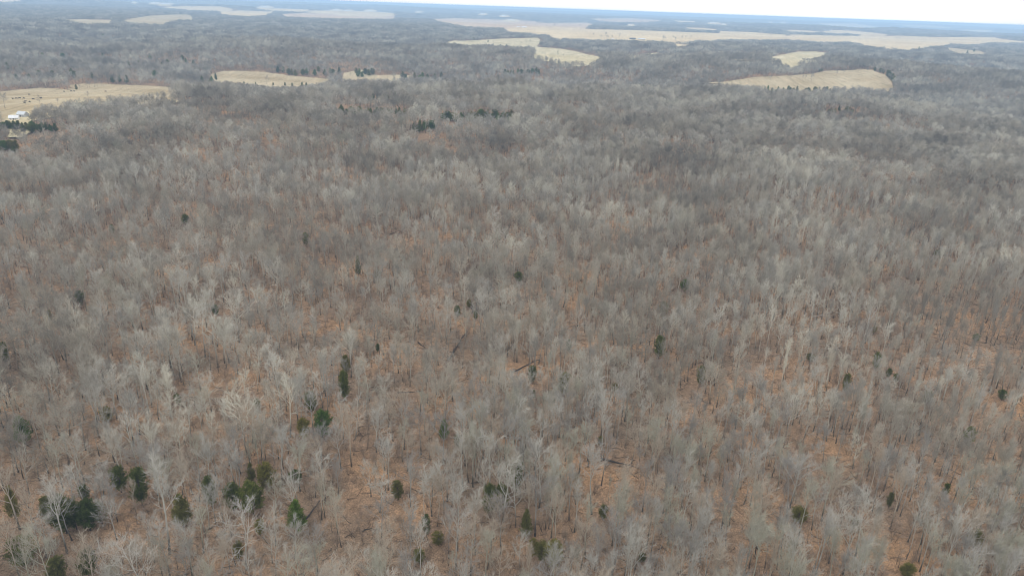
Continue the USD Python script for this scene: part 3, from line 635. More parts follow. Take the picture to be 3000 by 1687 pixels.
FIELD_BARE_L = ['large bare tree at the left edge in front of the cattle pasture', 'bare tree standing low on the cattle pasture, right of the cattle', 'hazy bare tree at the lower edge of the cattle pasture',
    'small bare tree beside a reddish evergreen on the cattle pasture crest', 'leftmost tree of the bare row behind the cattle pasture', 'second tree from left in the bare row behind the cattle pasture', 'middle tree of the bare row behind the cattle pasture',
    'fourth tree in the bare row behind the cattle pasture', 'rightmost tree of the bare row behind the cattle pasture', 'lone bare tree on the lower edge of the rounded pasture', 'low bare tree near the bottom of the cattle pasture',
    'lone bare tree high on the mown hill field', 'bare tree on the lower right of the mown hill field', 'tiny bare tree right of another on the mown hill field', 'bare tree in the small clearing by the creek', 'small bare tree near the top of the mown hill',
    'leftmost lone bare tree on the broad right pasture', 'left one of a close pair of bare trees on the right pasture', 'right one of a close pair of bare trees on the right pasture', 'tallest lone bare tree in the middle of the right pasture',
    'left one of two bare trees high on the right pasture', 'right one of two bare trees high on the right pasture', 'leftmost shrubby tree of the row at the top of the right pasture', 'second shrubby tree of the row atop the right pasture',
    'third shrubby tree of the row atop the right pasture', 'fourth shrubby tree of the row atop the right pasture', 'rightmost shrubby tree of the row atop the right pasture', 'smallest lone bare tree on the right pasture',
    'left one of two tiny trees on the long pale plain', 'right one of two tiny trees on the long pale plain', 'tiny lone tree on the plain near the right edge', 'right one of two bare trees by the farmyard', 'left one of two bare trees by the farmyard']
# white barked trees: x, foot y, height, short name, label
WHITE = [
    (723, 1668, 190, 'the big white-barked tree', 'big white-barked bare tree with fan of bright limbs, below the dark evergreen pair', 1.0),
    (450, 1768, 172, 'the white tree at the bottom edge', 'bright white-limbed bare tree cut off by the bottom edge', 1.1),
    (376, 1762, 140, 'the smaller white tree at the bottom', 'smaller white-limbed bare tree left of the brighter one at the bottom edge', 0.8),
    (872, 1480, 128, 'the pale tree in front of a dark bush', 'pale creamy-limbed bare tree in front of a low dark evergreen', 0.8),
    (1042, 1285, 110, 'the pinkish pale tree', 'pinkish pale bare tree with clean curved limbs right of the bright green evergreen', 1.0),
    (2520, 1018, 100, 'the forked white tree on the right', 'tall forked white-limbed bare tree at mid right', 0.9),
    (2816, 1125, 92, 'the leaning white tree near the right edge', 'white-limbed bare tree leaning apart near the right edge', 1.0),
    (2425, 1590, 150, 'the white tree in the lower right stand', 'white-limbed bare tree rising above a fuzzy grey crown, lower right', 0.75),
    (885, 1095, 60, 'the small white snag', 'small crooked white snag beside an orange leaf patch', 0.5),
    (908, 800, 58, 'the far white snag', 'thin white snag standing left beyond the centre', 0.6),
    (1880, 1195, 130, 'the pale tree with flat limbs', 'pale bare tree with wide flat limbs right of the hazy green evergreen', 0.9),
    (2385, 1160, 105, 'the twisted pale tree', 'twisted pale bare tree on the right, in front of a dull evergreen', 0.8),
]
# fallen logs: x0, y0, x1, y1, radius, label, short name
LOGS = [
    (1312, 1056, 1368, 978, 0.42, 'thick dark fallen trunk lying below two small evergreens at mid centre', 'the thick dark fallen trunk'),
    (1500, 1092, 1578, 1060, 0.26, 'dark fallen trunk touching the darkest evergreen at mid centre', 'the fallen trunk by the darkest evergreen'),
    (1762, 1345, 1852, 1374, 0.30, 'long grey fallen trunk lying across the leaves right of centre', 'the long grey fallen trunk'),
    (199, 1041, 232, 1041, 0.30, 'short dark fallen log at the left', 'the short dark log at left'),
    (1165, 1150, 1242, 1154, 0.20, 'thin fallen log among the leaves left of the darkest evergreen', 'the thin fallen log'),
    (898, 1522, 936, 1476, 0.26, 'grey fallen log right of the green evergreen below the white tree', 'the grey log low at left'),
    (1226, 1004, 1246, 1026, 0.24, 'short dark log lying steeply left of the thick fallen trunk', 'the short steep log'),
    (2390, 823, 2445, 816, 0.30, 'dark bent fallen trunk on the right rise', 'the bent fallen trunk'),
    (1140, 688, 1172, 680, 0.26, 'dark fallen log far off beyond the thin ochre evergreen', 'the far dark log'),
    (1060, 1556, 1088, 1557, 0.20, 'short brown fallen log lying flat in the lower middle', 'the short brown log'),
]
def spot(px, py, hp):
    """foot of a thing on the land and its height in metres"""
    g = ground_at(px, py)[0]
    s = np.linalg.norm(g - EYE)
    dep = math.asin(min(0.95, (EYE[2] - g[2]) / s))
    return g, hp * s / FOC / math.cos(dep) * 0.96

ORD = 'first second third fourth fifth sixth seventh eighth ninth tenth eleventh twelfth thirteenth fourteenth'.split()
marks = []                                      # (x, y, short name, keep-clear radius)
clear_px = []                                   # (x, y0, y1, half width, range): picture windows that nearer trees leave mostly free
# evergreens --------------------------------------------------------------
EVP = {}
def evergreen(g, h, ratio, style, tone, label, group=None, rng=random.Random(5)):
    var = rng.randrange(2)
    key = (style, tone, var)
    base_h, base_r = 8.0, 2.2
    first = EVP.get(key)
    sx = max(0.22, h * ratio * 0.38 / base_r)
    o = xf('evergreen_tree', g, rng.uniform(0, 6.28), (sx, sx, h / base_h), first)
    if first is None:
        tr, fol = make_evergreen(100 + 10 * var + tone, base_h, base_r, style)
        pth = str(o.GetPath())
        put('trunk', tr.mesh(), B_LOG, pth)
        obj('foliage', fol, NEEDLES[tone][1], pth)
        EVP[key] = pth
    tag(o, label, 'evergreen', group)
    return o
def ev_label(short, look, size):
    t = short.replace('the ', '', 1)
    for w in ('left', 'right', 'upper', 'lower', 'middle'):
        if t.startswith(w + ' of '):
            t = f'{look} evergreen, {w} one' + t[len(w):]
    return t if len(t.split()) >= 6 else f'{t}, {size} and {look}, among bare trees'
for px, py, hp, style, tone, ratio, short in EV:
    g, h = spot(px, py, hp)
    h = max(h, 1.6)
    look = NEEDLES[tone][0]
    size = 'small' if h < 4.5 else 'tall' if h > 8.5 else 'mid-sized'
    evergreen(g, h, ratio, style, tone, ev_label(short, look, size), None)
    marks.append((g[0], g[1], short, max(1.6, h * ratio * 0.6)))
    clear_px.append((px, py - hp, py - hp * 0.3, hp * ratio * 0.45, np.hypot(*g[:2]), 0.25 if 'clump' in short or 'thicket' in short or 'faint' in short or 'half hidden' in short else 0.8))
rcl = np.random.default_rng(12)
for (x0, x1), (y0, y1), n, hp, label, group in CLUMPS:
    if 'woods' not in label and 'row' not in label and 'side' not in label:
        y0 = max(y0, y1 - 11)                    # the stands are dense: a band of trees little deeper than they are tall
    cx, cy = x0 + (x1 - x0) * (rcl.permutation(n) + rcl.uniform(0, 1, n)) / n, rcl.uniform(y0, y1, n)
    rows = min(4, max(1, -(-n // 11)))
    row = (np.argsort(np.argsort(cy)) * rows // n)
    for k in range(n):
        px, py = cx[k], cy[k]
        o_ = ORD[int((cx[row == row[k]] < px).sum())]
        where = f'{o_} from left' + ('' if rows == 1 else ' in the ' + ((), ('only',), ('upper', 'lower'), ('upper', 'middle', 'lower'), ('top', 'upper', 'lower', 'bottom'))[rows][row[k]] + ' row')
        g, h = spot(px, py, hp * rcl.uniform(0.6, 1.05))
        h = min(h, 12.0)
        evergreen(g, h, rcl.uniform(0.55, 0.95), ('cone', 'cone', 'oval')[k % 3], int(rcl.choice([0, 0, 1, 2])) if 'olive' not in label else int(rcl.choice([1, 2, 2, 0])), label.replace(' evergreen in the', f' evergreen, {where} ' + ('of the' if rows > 1 else 'in the'), 1), group)
        marks.append((g[0], g[1], None, 1.5))
        clear_px.append((px, py - hp, py - hp * 0.28, hp * 0.45, np.hypot(*g[:2]), 0.55 if 'woods' in label or 'hazy' in label else 0.93))
for k, (px, py) in enumerate(PASTURE_EV):
    g, h = spot(px, py, (15, 13, 11, 12, 11, 17, 15, 16, 18, 17, 8, 8)[k])
    evergreen(g, h, 0.8, 'oval', 0, f'dark evergreen, {ORD[k]} from the top along the right pasture' + "'s curved edge" if k < 10 else f'small dark evergreen at the upper left of the right pasture, {("left", "right")[k - 10]} one')
    marks.append((g[0], g[1], None, 1.5))
for (px, py), hp, k in zip(FIELD_EV, FIELD_EV_H, range(99)):
    g, h = spot(px, py, hp)
    evergreen(g, min(h, 14), 0.7, 'cone', 2 if k == 0 else 0, ['reddish brown evergreen on the crest of the cattle pasture', 'left dark evergreen at the left end of the rounded pasture', 'right dark evergreen at the left end of the rounded pasture',
        'leftmost small evergreen below the rounded pasture', 'second small evergreen from left below the rounded pasture', 'third small evergreen from left below the rounded pasture', 'fourth small evergreen below the rounded pasture', 'pointed evergreen, fifth below the rounded pasture',
        'largest evergreen below the right end of the rounded pasture', 'rightmost evergreen below the rounded pasture', 'tiny evergreen on the mown hill crest', 'left one of two pointed evergreens below the mown hill', 'right one of two pointed evergreens below the mown hill',
        'pointed evergreen left of the evergreen row at the mown hill', 'tiny evergreen in the thin clearing at centre', 'broad dark evergreen standing in the thin clearing at centre', 'dark round evergreen on the near edge of the long plain',
        'dark evergreen left in the small clearing near the right edge', 'dark evergreen right in the small clearing near the right edge', 'tiny dark evergreen near the right edge clearing'][k])

# bare trees: shapes ------------------------------------------------------
SHAPES = [('slender', 'vase', 18, 11), ('slender', 'vase', 19, 12), ('slender', 'vase', 17, 13), ('slender', 'pole', 17, 14), ('slender', 'pole', 19, 15),
          ('broad', 'oak', 16, 21), ('broad', 'oak', 18, 22), ('broad', 'round', 18, 23), ('broad', 'round', 17, 24), ('broad', 'oak', 17, 25)]
BUILT = [make_tree(s, h, st) for _, st, h, s in SHAPES]
TREE_FIRST = {}
def bare_tree(name, shape, tone, g, rz, sc, label, cat, group=None):
    key = (shape, tone)
    first = TREE_FIRST.get(key)
    o = xf(name, g, rz, sc, first)
    if first is None:
        pth = str(o.GetPath())
        trunk, limbs, tw = BUILT[shape]
        m = B_WHITE if tone == 'white' else B_TONES[tone][1]
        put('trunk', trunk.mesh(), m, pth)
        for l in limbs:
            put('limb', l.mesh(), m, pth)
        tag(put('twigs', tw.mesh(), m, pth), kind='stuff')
        TREE_FIRST[key] = pth
    tag(o, label, cat, group)
    return o
WHITE_SHAPES = [make_tree(s, 18, 'white', 0.8) for s in (31, 32, 33)]
W0 = len(BUILT); BUILT += WHITE_SHAPES
for k, (px, py, hp, short, label, wr) in enumerate(WHITE):
    g, h = spot(px, py, hp)
    bare_tree('white_barked_tree', W0 + k % 3, 'white', g, 1.3 * k, (h / 18 * wr, h / 18 * wr, h / 18), label, 'white tree')
    marks.append((g[0], g[1], short, 2.5))
    clear_px.append((px, py - hp, py - hp * 0.55, hp * 0.26, np.hypot(*g[:2]), 0.75))
FEATURE = [  # remarkable bare trees: x, foot y, height, shape, tone, widening, label, short name
    (497, 1622, 232, 0, 1, 1.15, 'tall grey forked bare tree standing in the open leafy glade, lower left', 'the tall forked tree in the glade'),
    (197, 1620, 165, 1, 1, 1.1, 'pale grey bare tree in front of the shaded evergreen clump, lower left', 'the pale tree before the evergreen clump'),
    (602, 1572, 120, 8, 1, 1.1, 'grey fan-shaped bare tree right of the olive evergreen, lower left', 'the fan-shaped tree, lower left'),
    (1112, 1500, 118, 5, 1, 1.3, 'pale bare tree with long spreading limbs, lower left of centre', 'the pale spreading tree'),
    (1734, 1506, 205, 2, 0, 1.0, 'tall bare tree on a dark straight trunk, lower right of centre', 'the tall dark-trunked tree'),
    (2306, 1538, 200, 3, 3, 1.0, 'slim bare tree on a long dark leaning trunk, lower right', 'the long dark leaning trunk'),
    (1682, 1558, 135, 0, 1, 1.15, 'pale vase-shaped bare tree left of the small yellowish evergreen', 'the pale vase-shaped tree'),
    (2470, 1682, 150, 1, 1, 1.35, 'broad vase-shaped bare tree near the bottom edge, lower right', 'the broad vase tree at the bottom'),
    (2428, 1650, 120, 7, 1, 1.0, 'fuzzy round-crowned pale grey bare tree in the lower right stand', 'the fuzzy round grey tree'),
    (1115, 1655, 110, 7, 1, 0.9, 'fuzzy pale round-crowned bare tree near the bottom centre', 'the fuzzy pale tree, bottom centre'),
]
for px, py, hp, sh, tone, wr, label, short in FEATURE:
    g, h = spot(px, py, hp)
    bare_tree('bare_tree', sh, tone, g, px * 0.1, (h / 18 * wr, h / 18 * wr, h / 18), label, 'bare tree')
    marks.append((g[0], g[1], short, 2.5))
    clear_px.append((px, py - hp, py - hp * 0.3, hp * 0.2, np.hypot(*g[:2]), 0.7))
for k, ((px, py), hp, label) in enumerate(zip(FIELD_BARE, FIELD_BARE_H, FIELD_BARE_L)):
    g, h = spot(px, py, hp)
    h = min(h, 19)
    bare_tree('field_tree', 5 + k % 5, 3, g, 0.7 * k, (h / 17,) * 3, label, 'field tree')

HEDGES = [  # x range, y range, count, height, words, group
    (Z2([(1440, 186), (1830, 212)]), 18, 9, 'small bare tree, {}, in the scattered row on the reddish plain', 'trees scattered on the reddish plain'),
    (Z2([(2420, 296), (2580, 318)]), 9, 15, 'bare tree, {}, in the row right of the barns', 'trees right of the barns'),
    (Z2([(1900, 270), (2100, 300)]), 10, 14, 'bare tree, {}, in the group left of the barns', 'trees left of the barns'),
    (Z3([(280, 262), (760, 282)]), 16, 8, 'tiny bare tree, {}, along the top of the long plain', 'trees along the upper edge of the long plain'),
    (Z3([(1590, 296), (1760, 308)]), 6, 7, 'tiny bare tree, {}, in the group on the long plain', 'trees on the long plain'),
    (Z2([(1900, 150), (2420, 172)]), 18, 7, 'tiny tree, {}, scattered over the pale brown far field', 'trees on the pale brown far field'),
]
rh = np.random.default_rng(19)
for ((hx0, hy0), (hx1, hy1)), n, hp, words, group in HEDGES:
    cx, cy = np.sort(rh.uniform(hx0, hx1, n)), rh.uniform(hy0, hy1, n)
    up = cy < np.median(cy)
    for k in range(n):
        g, h = spot(cx[k], cy[k], hp * rh.uniform(0.6, 1.15))
        o_ = ORD[int((cx[up == up[k]] < cx[k]).sum())]
        h = min(h, 18)
        bare_tree('field_tree', 5 + k % 5, 3, g, 0.7 * k, (h / 17 * 1.2, h / 17 * 1.2, h / 17), words.format(('upper ' if up[k] else 'lower ') + f'{o_} from left'), 'field tree', group)
# fallen logs -------------------------------------------------------------
for px0, py0, px1, py1, r, label, short in LOGS:
    a, b = ground_at([px0, px1], [py0, py1])
    rng = np.random.default_rng(int(px0))
    n = 8
    f = np.linspace(0, 1, n)[:, None]
    P = a + (b - a) * f + rng.normal(0, 0.12, (n, 3)) * [1, 1, 0.3]
    P[:, 2] = H(P[:, 0], P[:, 1]) + r * 0.7 + np.linspace(0, 0.8, n)
    o = a.copy()
    x = xf('fallen_log', o)
    t = Tubes(); t.tube(P - o, r * (1 - 0.55 * f[:, 0]), f[:, 0] * 0.5, 8)
    put('trunk', t.mesh(), B_LOG, str(x.GetPath()))
    for q_ in (0.0, 1.0):                       # sawn or broken ends
        t = Tubes()
        e = P[0 if q_ == 0 else -1] - o
        t.tube(np.array([e, e + (P[0] - P[1] if q_ == 0 else P[-1] - P[-2]) * 0.08]), np.array([r, r * 0.3]) * (1 - 0.55 * q_), 0.9, 8)
        put('broken_end', t.mesh(), B_LOG, str(x.GetPath()))
    for j in range(4):
        t = Tubes()
        p, d = along(P - o, rng.uniform(0.45, 0.98))
        P2, _ = sweep(p, unit(side_dir(d, rng.uniform(0.5, 1.0), rng) + np.array([0, 0, 0.7])), rng.uniform(1.2, 3.2), 4, rng, 0.2, 0.02)
        t.tube(P2, [0.07, 0.05, 0.035, 0.02, 0.008], 0.4, 4)
        put('branch', t.mesh(), B_LOG, str(x.GetPath()))
    tag(x, label, 'fallen log')
    c = (a + b) / 2
    marks.append((c[0], c[1], short, 2.5))
    clear_px.append(((px0 + px1) / 2, min(py0, py1) - 8, max(py0, py1) + 5, abs(px1 - px0) * 0.6 + 8, np.hypot(*c[:2]), 0.85))

# ------------------------------------------------------------------ the woods
MK = np.array([(m[0], m[1], m[3]) for m in marks])
glade = ground_at([430, 520, 330, 1010], [1575, 1555, 1640, 1230])
def place(d0, d1, cell, azmax, seed):
    rng = np.random.default_rng(seed)
    x, y = scatter(d0, d1, cell, azmax, rng)
    d = np.hypot(x, y)
    sl = np.clip(0.5 + (x / d) * 1.35 - 0.15 + 0.9 * (meshkit.fbm(np.stack([x / 70, y / 70, x * 0 + 4], -1), 2, 5) - 0.5), 0.05, 0.95)
    gap = meshkit.fbm(np.stack([x / 28, y / 28, x * 0], -1), 2, 8)
    keep = rng.uniform(0, 1, len(x)) < (0.56 + 0.38 * sl) * (1 - 0.30 * smoothstep(180, 300, d) * (1 - smoothstep(460, 620, d))) * np.where(gap < 0.36, 0.45, 1.0)
    x, y, d, sl = x[keep], y[keep], d[keep], sl[keep]
    slender = rng.uniform(0, 1, len(x)) < sl
    z = H(x, y)
    big = meshkit.fbm(np.stack([x / 60, y / 60, x * 0 + 2], -1), 2, 18) - 0.5
    sc = np.clip(rng.normal(0.78, 0.15, len(x)) + 0.6 * big, 0.4, 1.2)
    return x, y, z, d, slender, sc, rng
def thin(x, y, z, d, h, rng):
    """trees to keep: not on a marked thing, nor hiding one, nor on open land"""
    ok = ~in_fields(x, y, z, h, d)
    dist, i = cKDTree(MK[:, :2]).query(np.column_stack([x, y]), k=4)
    ok &= ~(dist < np.minimum(MK[i, 2], 3.0)).any(1)
    for gx, gy, _ in glade:
        ok &= np.hypot(x - gx, y - gy) > 5.0
    u, v = project(np.column_stack([x, y, z + h * 0.66]))
    s = FOC / np.hypot(d, EYE[2] - z)
    rnd = rng.uniform(0, 1, len(x))
    for px, y0, y1, hw, dd, pr in clear_px:
        ok &= ~((d < dd) & (np.abs(u - px) < hw + 1.2 * s) & (v > y0 - 1.5 * s) & (v < y1 + 1.5 * s) & (rnd < pr))
    return ok

NEAR_END = 560.0
x, y, z, d, slender, sc, rng = place(92, NEAR_END, 3.5, 47, 41)
hgt = 17.5 * sc
ok = thin(x, y, z, d, hgt, rng)
x, y, z, d, slender, sc = (a[ok] for a in (x, y, z, d, slender, sc))
shape = np.where(slender, rng.integers(0, 5, len(x)), rng.integers(5, 10, len(x)))
rz = rng.uniform(0, 6.283, len(x))
wid = sc * rng.uniform(0.72, 1.12, len(x))
# the nearest in view stand as things of their own
u, v = project(np.column_stack([x, y, z + 10 * sc]))
inview = (u > -20) & (u < 3020) & (v < 1760)
single = np.zeros(len(x), bool)
for flag in (slender, ~slender):
    c = np.nonzero(inview & flag)[0]
    c = c[np.argsort(d[c])][:300]
    single[c] = True
named = [m for m in marks if m[2]]
NM = np.array([m[:2] for m in named])
NU, NV = project(np.column_stack([NM, H(NM[:, 0], NM[:, 1])]))
tree_of = cKDTree(NM)
si = np.nonzero(single)[0]
dn, ni = tree_of.query(np.column_stack([x[si], y[si]]))
fu, fv = project(np.column_stack([x[si], y[si], z[si]]))
rank = {}
tone_of = {}
for j in np.argsort(dn):
    i = si[j]
    kind = 'slender' if slender[i] else 'broad'
    tone = int((i * 7 + shape[i] * 3) % 5) if True else 0
    tone = [0, 1, 2, 3, 4, 0, 1][(shape[i] + (i % 2) * 2) % 5]
    dx, dy = fu[j] - NU[ni[j]], fv[j] - NV[ni[j]]
    rel = ('right of' if dx > 0 else 'left of') if abs(dx) > abs(dy) * 0.8 else ('in front of' if dy > 0 else 'behind')
    key = (ni[j], rel, kind)
    r = rank.get(key, 0)
    size = 'tall' if sc[i] > 0.9 else 'short' if sc[i] < 0.65 else 'mid-sized'
    short = named[ni[j]][2]
    side = 'left' if fu[j] < 1000 else 'right' if fu[j] > 2000 else 'middle'
    if dn[j] < 75 and r < 14:
        rank[key] = r + 1
        label, group = f'{size} {kind} bare tree, {ORD[r]} {rel} {short}', None
        label = ' '.join(label.split()[:16])
    else:
        label, group = f'{kind} {B_TONES[tone][0]} bare tree in the {side} of the foreground woods', f'{kind} {B_TONES[tone][0]} bare trees, {side} foreground'
    bare_tree(f'{kind}_bare_tree', int(shape[i]), tone, (x[i], y[i], z[i]), rz[i], (wid[i], wid[i], sc[i]), label, f'{kind} tree', group)
rest = ~single
print('single trees', single.sum(), 'near rest', rest.sum())

pi_pos, pi_rot, pi_sc, pi_idx = [], [], [], []
def add_instances(x, y, z, rz, sxy, sz, idx):
    pi_pos.append(np.column_stack([x, y, z])); pi_rot.append(rz); pi_sc.append(np.column_stack([sxy, sxy, sz])); pi_idx.append(idx)
add_instances(x[rest], y[rest], z[rest], rz[rest], wid[rest], sc[rest], shape[rest])
# middle distance: lighter shapes
x, y, z, d, slender, sc, rng = place(NEAR_END, 1900, 4.9, 41, 42)
ok = thin(x, y, z, d, 16.5 * sc, rng)
x, y, z, d, slender, sc = (a[ok] for a in (x, y, z, d, slender, sc))
slender &= rng.uniform(0, 1, len(x)) < 0.5
shape = np.where(slender, rng.integers(10, 12, len(x)), rng.integers(12, 15, len(x)))
add_instances(x, y, z, rng.uniform(0, 6.28, len(x)), sc * rng.uniform(1.0, 1.45, len(x)), sc, shape)
print('mid', len(x))
# far: groups of trees
for d0, d1, cell, s, seed in ((1900, 6200, 25.0, 1.0, 43), (6200, 15000, 80.0, 3.3, 44), (15000, 36000, 230.0, 8.6, 45)):
    rng = np.random.default_rng(seed)
    x, y = scatter(d0, d1, cell, 40, rng)
    z = H(x, y); d = np.hypot(x, y)
    ok = ~in_fields(x, y, z, np.full(len(x), 13.0 * (1 if s < 2 else 1.1)), d)
    for rr in (0.45, -0.45):
        ok &= ~in_fields(x + cell * rr, y, z, np.full(len(x), 12.0), d)
    x, y, z = x[ok], y[ok], z[ok]
    add_instances(x, y, z - 0.5, rng.uniform(0, 6.28, len(x)), np.full(len(x), s), np.clip(rng.normal(1.0, 0.12, len(x)), 0.7, 1.3) * (1 if s < 2 else 1.15 if s < 5 else 1.5), rng.integers(15, 18, len(x)))
    print('far', len(x))

forest = UsdGeom.PointInstancer.Define(stage, '/World/bare_woods')
protos = []
for b in BUILT[:10]:
    tri = joined([b[0]] + b[1] + [b[2]])
    protos.append(put('bare_tree', tri, B_MIX, '/World/bare_woods').GetPath())
for k, (st, h, s) in enumerate((('vase', 17, 51), ('vase', 18, 52), ('oak', 17, 53), ('round', 17, 54), ('oak', 16, 55))):
    b = make_tree(s, h, st, 0.33)
    protos.append(put('bare_tree', joined([b[0]] + b[1] + [b[2]]), B_MIX, '/World/bare_woods').GetPath())
low = [joined([b[0]] + b[1] + [b[2]]) for b in (make_tree(60 + k, 16, st, 0.10) for k, st in enumerate(('vase', 'oak', 'round', 'oak')))]
for k in range(3):
    rng = np.random.default_rng(70 + k)
    vs, fs, ts, n = [], [], [], 0
    gx, gy = np.meshgrid(np.arange(-11, 12, 6.0), np.arange(-11, 12, 6.0))
    for px, py in zip(gx.ravel() + rng.uniform(-2.6, 2.6, gx.size), gy.ravel() + rng.uniform(-2.6, 2.6, gx.size)):
        v, f, t = low[rng.integers(4)]
        a, s = rng.uniform(0, 6.28), rng.uniform(0.6, 1.0)
        R = np.array([[math.cos(a), -math.sin(a), 0], [math.sin(a), math.cos(a), 0], [0, 0, 1]])
        vs.append((v * s) @ R.T + [px, py, 0]); fs.append(f + n); ts.append(t); n += len(v)
    protos.append(put('tree_group', (np.vstack(vs), np.vstack(fs), np.concatenate(ts)), B_MIX, '/World/bare_woods').GetPath())
def instancer(pi, protos, pos, rot, sc, idx):
    pi.CreatePrototypesRel().SetTargets(protos)
    pi.CreateProtoIndicesAttr(Vt.IntArray.FromNumpy(np.asarray(idx, np.int32)))
    pi.CreatePositionsAttr(Vt.Vec3fArray.FromNumpy(np.asarray(pos, np.float32)))
    pi.CreateScalesAttr(Vt.Vec3fArray.FromNumpy(np.asarray(sc, np.float32)))
    q = np.zeros((len(rot), 4), np.float16)
    q[:, 2], q[:, 3] = np.sin(np.asarray(rot) / 2), np.cos(np.asarray(rot) / 2)
    pi.CreateOrientationsAttr(Vt.QuathArray.FromNumpy(q))
instancer(forest, protos, np.vstack(pi_pos), np.concatenate(pi_rot), np.vstack(pi_sc), np.concatenate(pi_idx))
tag(forest, 'bare grey winter woods stretching behind the nearest trees to the horizon', 'woods', kind='stuff')
print('instances', sum(map(len, pi_pos)))

# undergrowth: thin saplings and fallen sticks
rng = np.random.default_rng(81)
x, y = scatter(95, 620, 3.3, 47, rng)
g = meshkit.fbm(np.stack([x / 24, y / 24, x * 0 + 9], -1), 2, 15)
k = (rng.uniform(0, 1, len(x)) < np.clip((g - 0.24) * 2.4, 0.2, 0.95))
x, y = x[k], y[k]; z = H(x, y)
for gx, gy, _ in glade:
    k = np.hypot(x - gx, y - gy) > 4.5; x, y, z = x[k], y[k], z[k]
und = UsdGeom.PointInstancer.Define(stage, '/World/undergrowth')
pr = [put('sapling', make_sapling(90 + i, 5.0), B_SAP, '/World/undergrowth').GetPath() for i in range(4)]
s = rng.uniform(0.5, 1.35, len(x))
instancer(und, pr, np.column_stack([x, y, z]), rng.uniform(0, 6.28, len(x)), np.column_stack([s * 1.15, s * 1.15, s]), rng.integers(0, 4, len(x)))
tag(und, 'thin brownish saplings and brush under the bare trees', 'undergrowth', kind='stuff')
x, y = scatter(95, 420, 3.3, 47, rng)
z = H(x, y)
st = UsdGeom.PointInstancer.Define(stage, '/World/fallen_branches')
pr = []
for i in range(3):
    t = Tubes()
    P, _ = sweep((0, 0, 0.06), (1, 0, 0.03), 3.5, 5, rng, 0.12, 0.0)
    P[:, 2] = np.abs(P[:, 2]) + 0.05
    t.tube(P, np.linspace(0.075, 0.02, 6), 0.3, 5)
    for j in range(3):
        p, dd = along(P, rng.uniform(0.3, 0.9))
        P2, _ = sweep(p, side_dir(dd, 0.7, rng), 1.2, 2, rng, 0.1, 0.05)
        P2[:, 2] = np.abs(P2[:, 2])
        t.tube(P2, [0.03, 0.02, 0.008], 0.4, 3)
    pr.append(put('stick', t.mesh(), B_LOG, '/World/fallen_branches').GetPath())
s = rng.uniform(0.3, 1.15, len(x)) ** 1.3
instancer(st, pr, np.column_stack([x, y, z]), rng.uniform(0, 6.28, len(x)), np.column_stack([s, s, s]), rng.integers(0, 3, len(x)))
tag(st, 'dark fallen branches strewn over the leaf litter', 'fallen branches', kind='stuff')

# ------------------------------------------------------------------ farm buildings
def paint(name, c, rough=0.6):
    return mat(name, {'g': ('geometry', {}), 'n': ('noise_texture', {'scale': 0.6, 'detail': 4.0}), 'r': ('rgb_ramp', {'ramp': [(0.3, tuple(v * 0.85 for v in c)), (0.7, c)]}), 'p': ('principled_bsdf', {'roughness': rough})},
               [('g.position', 'n.vector'), ('n.fac', 'r.fac'), ('r.color', 'p.base_color')], surface='p.BSDF')
WHITE_W, GREY_W, DARK_W, METAL_R, GREY_R, DARK_R, DOOR_M = paint('white_siding', (0.78, 0.78, 0.76)), paint('grey_siding', (0.45, 0.46, 0.46)), paint('dark_boards', (0.06, 0.06, 0.065)), paint('white_metal_roof', (0.74, 0.75, 0.76), 0.4), \
    paint('grey_metal_roof', (0.55, 0.58, 0.6), 0.45), paint('dark_roof', (0.09, 0.09, 0.10)), paint('dark_door', (0.10, 0.10, 0.11))
def box(x0, y0, z0, x1, y1, z1):
    v = np.array([(a, b, c) for a in (x0, x1) for b in (y0, y1) for c in (z0, z1)], float)
    f = np.array([[0, 1, 3, 2], [4, 6, 7, 5], [0, 4, 5, 1], [2, 3, 7, 6], [0, 2, 6, 4], [1, 5, 7, 3]])
    return v, np.vstack([f[:, [0, 1, 2]], f[:, [0, 2, 3]]])
PAINT = dict(WHITE_W=WHITE_W, GREY_W=GREY_W, DARK_W=DARK_W, METAL_R=METAL_R, GREY_R=GREY_R, DARK_R=DARK_R)
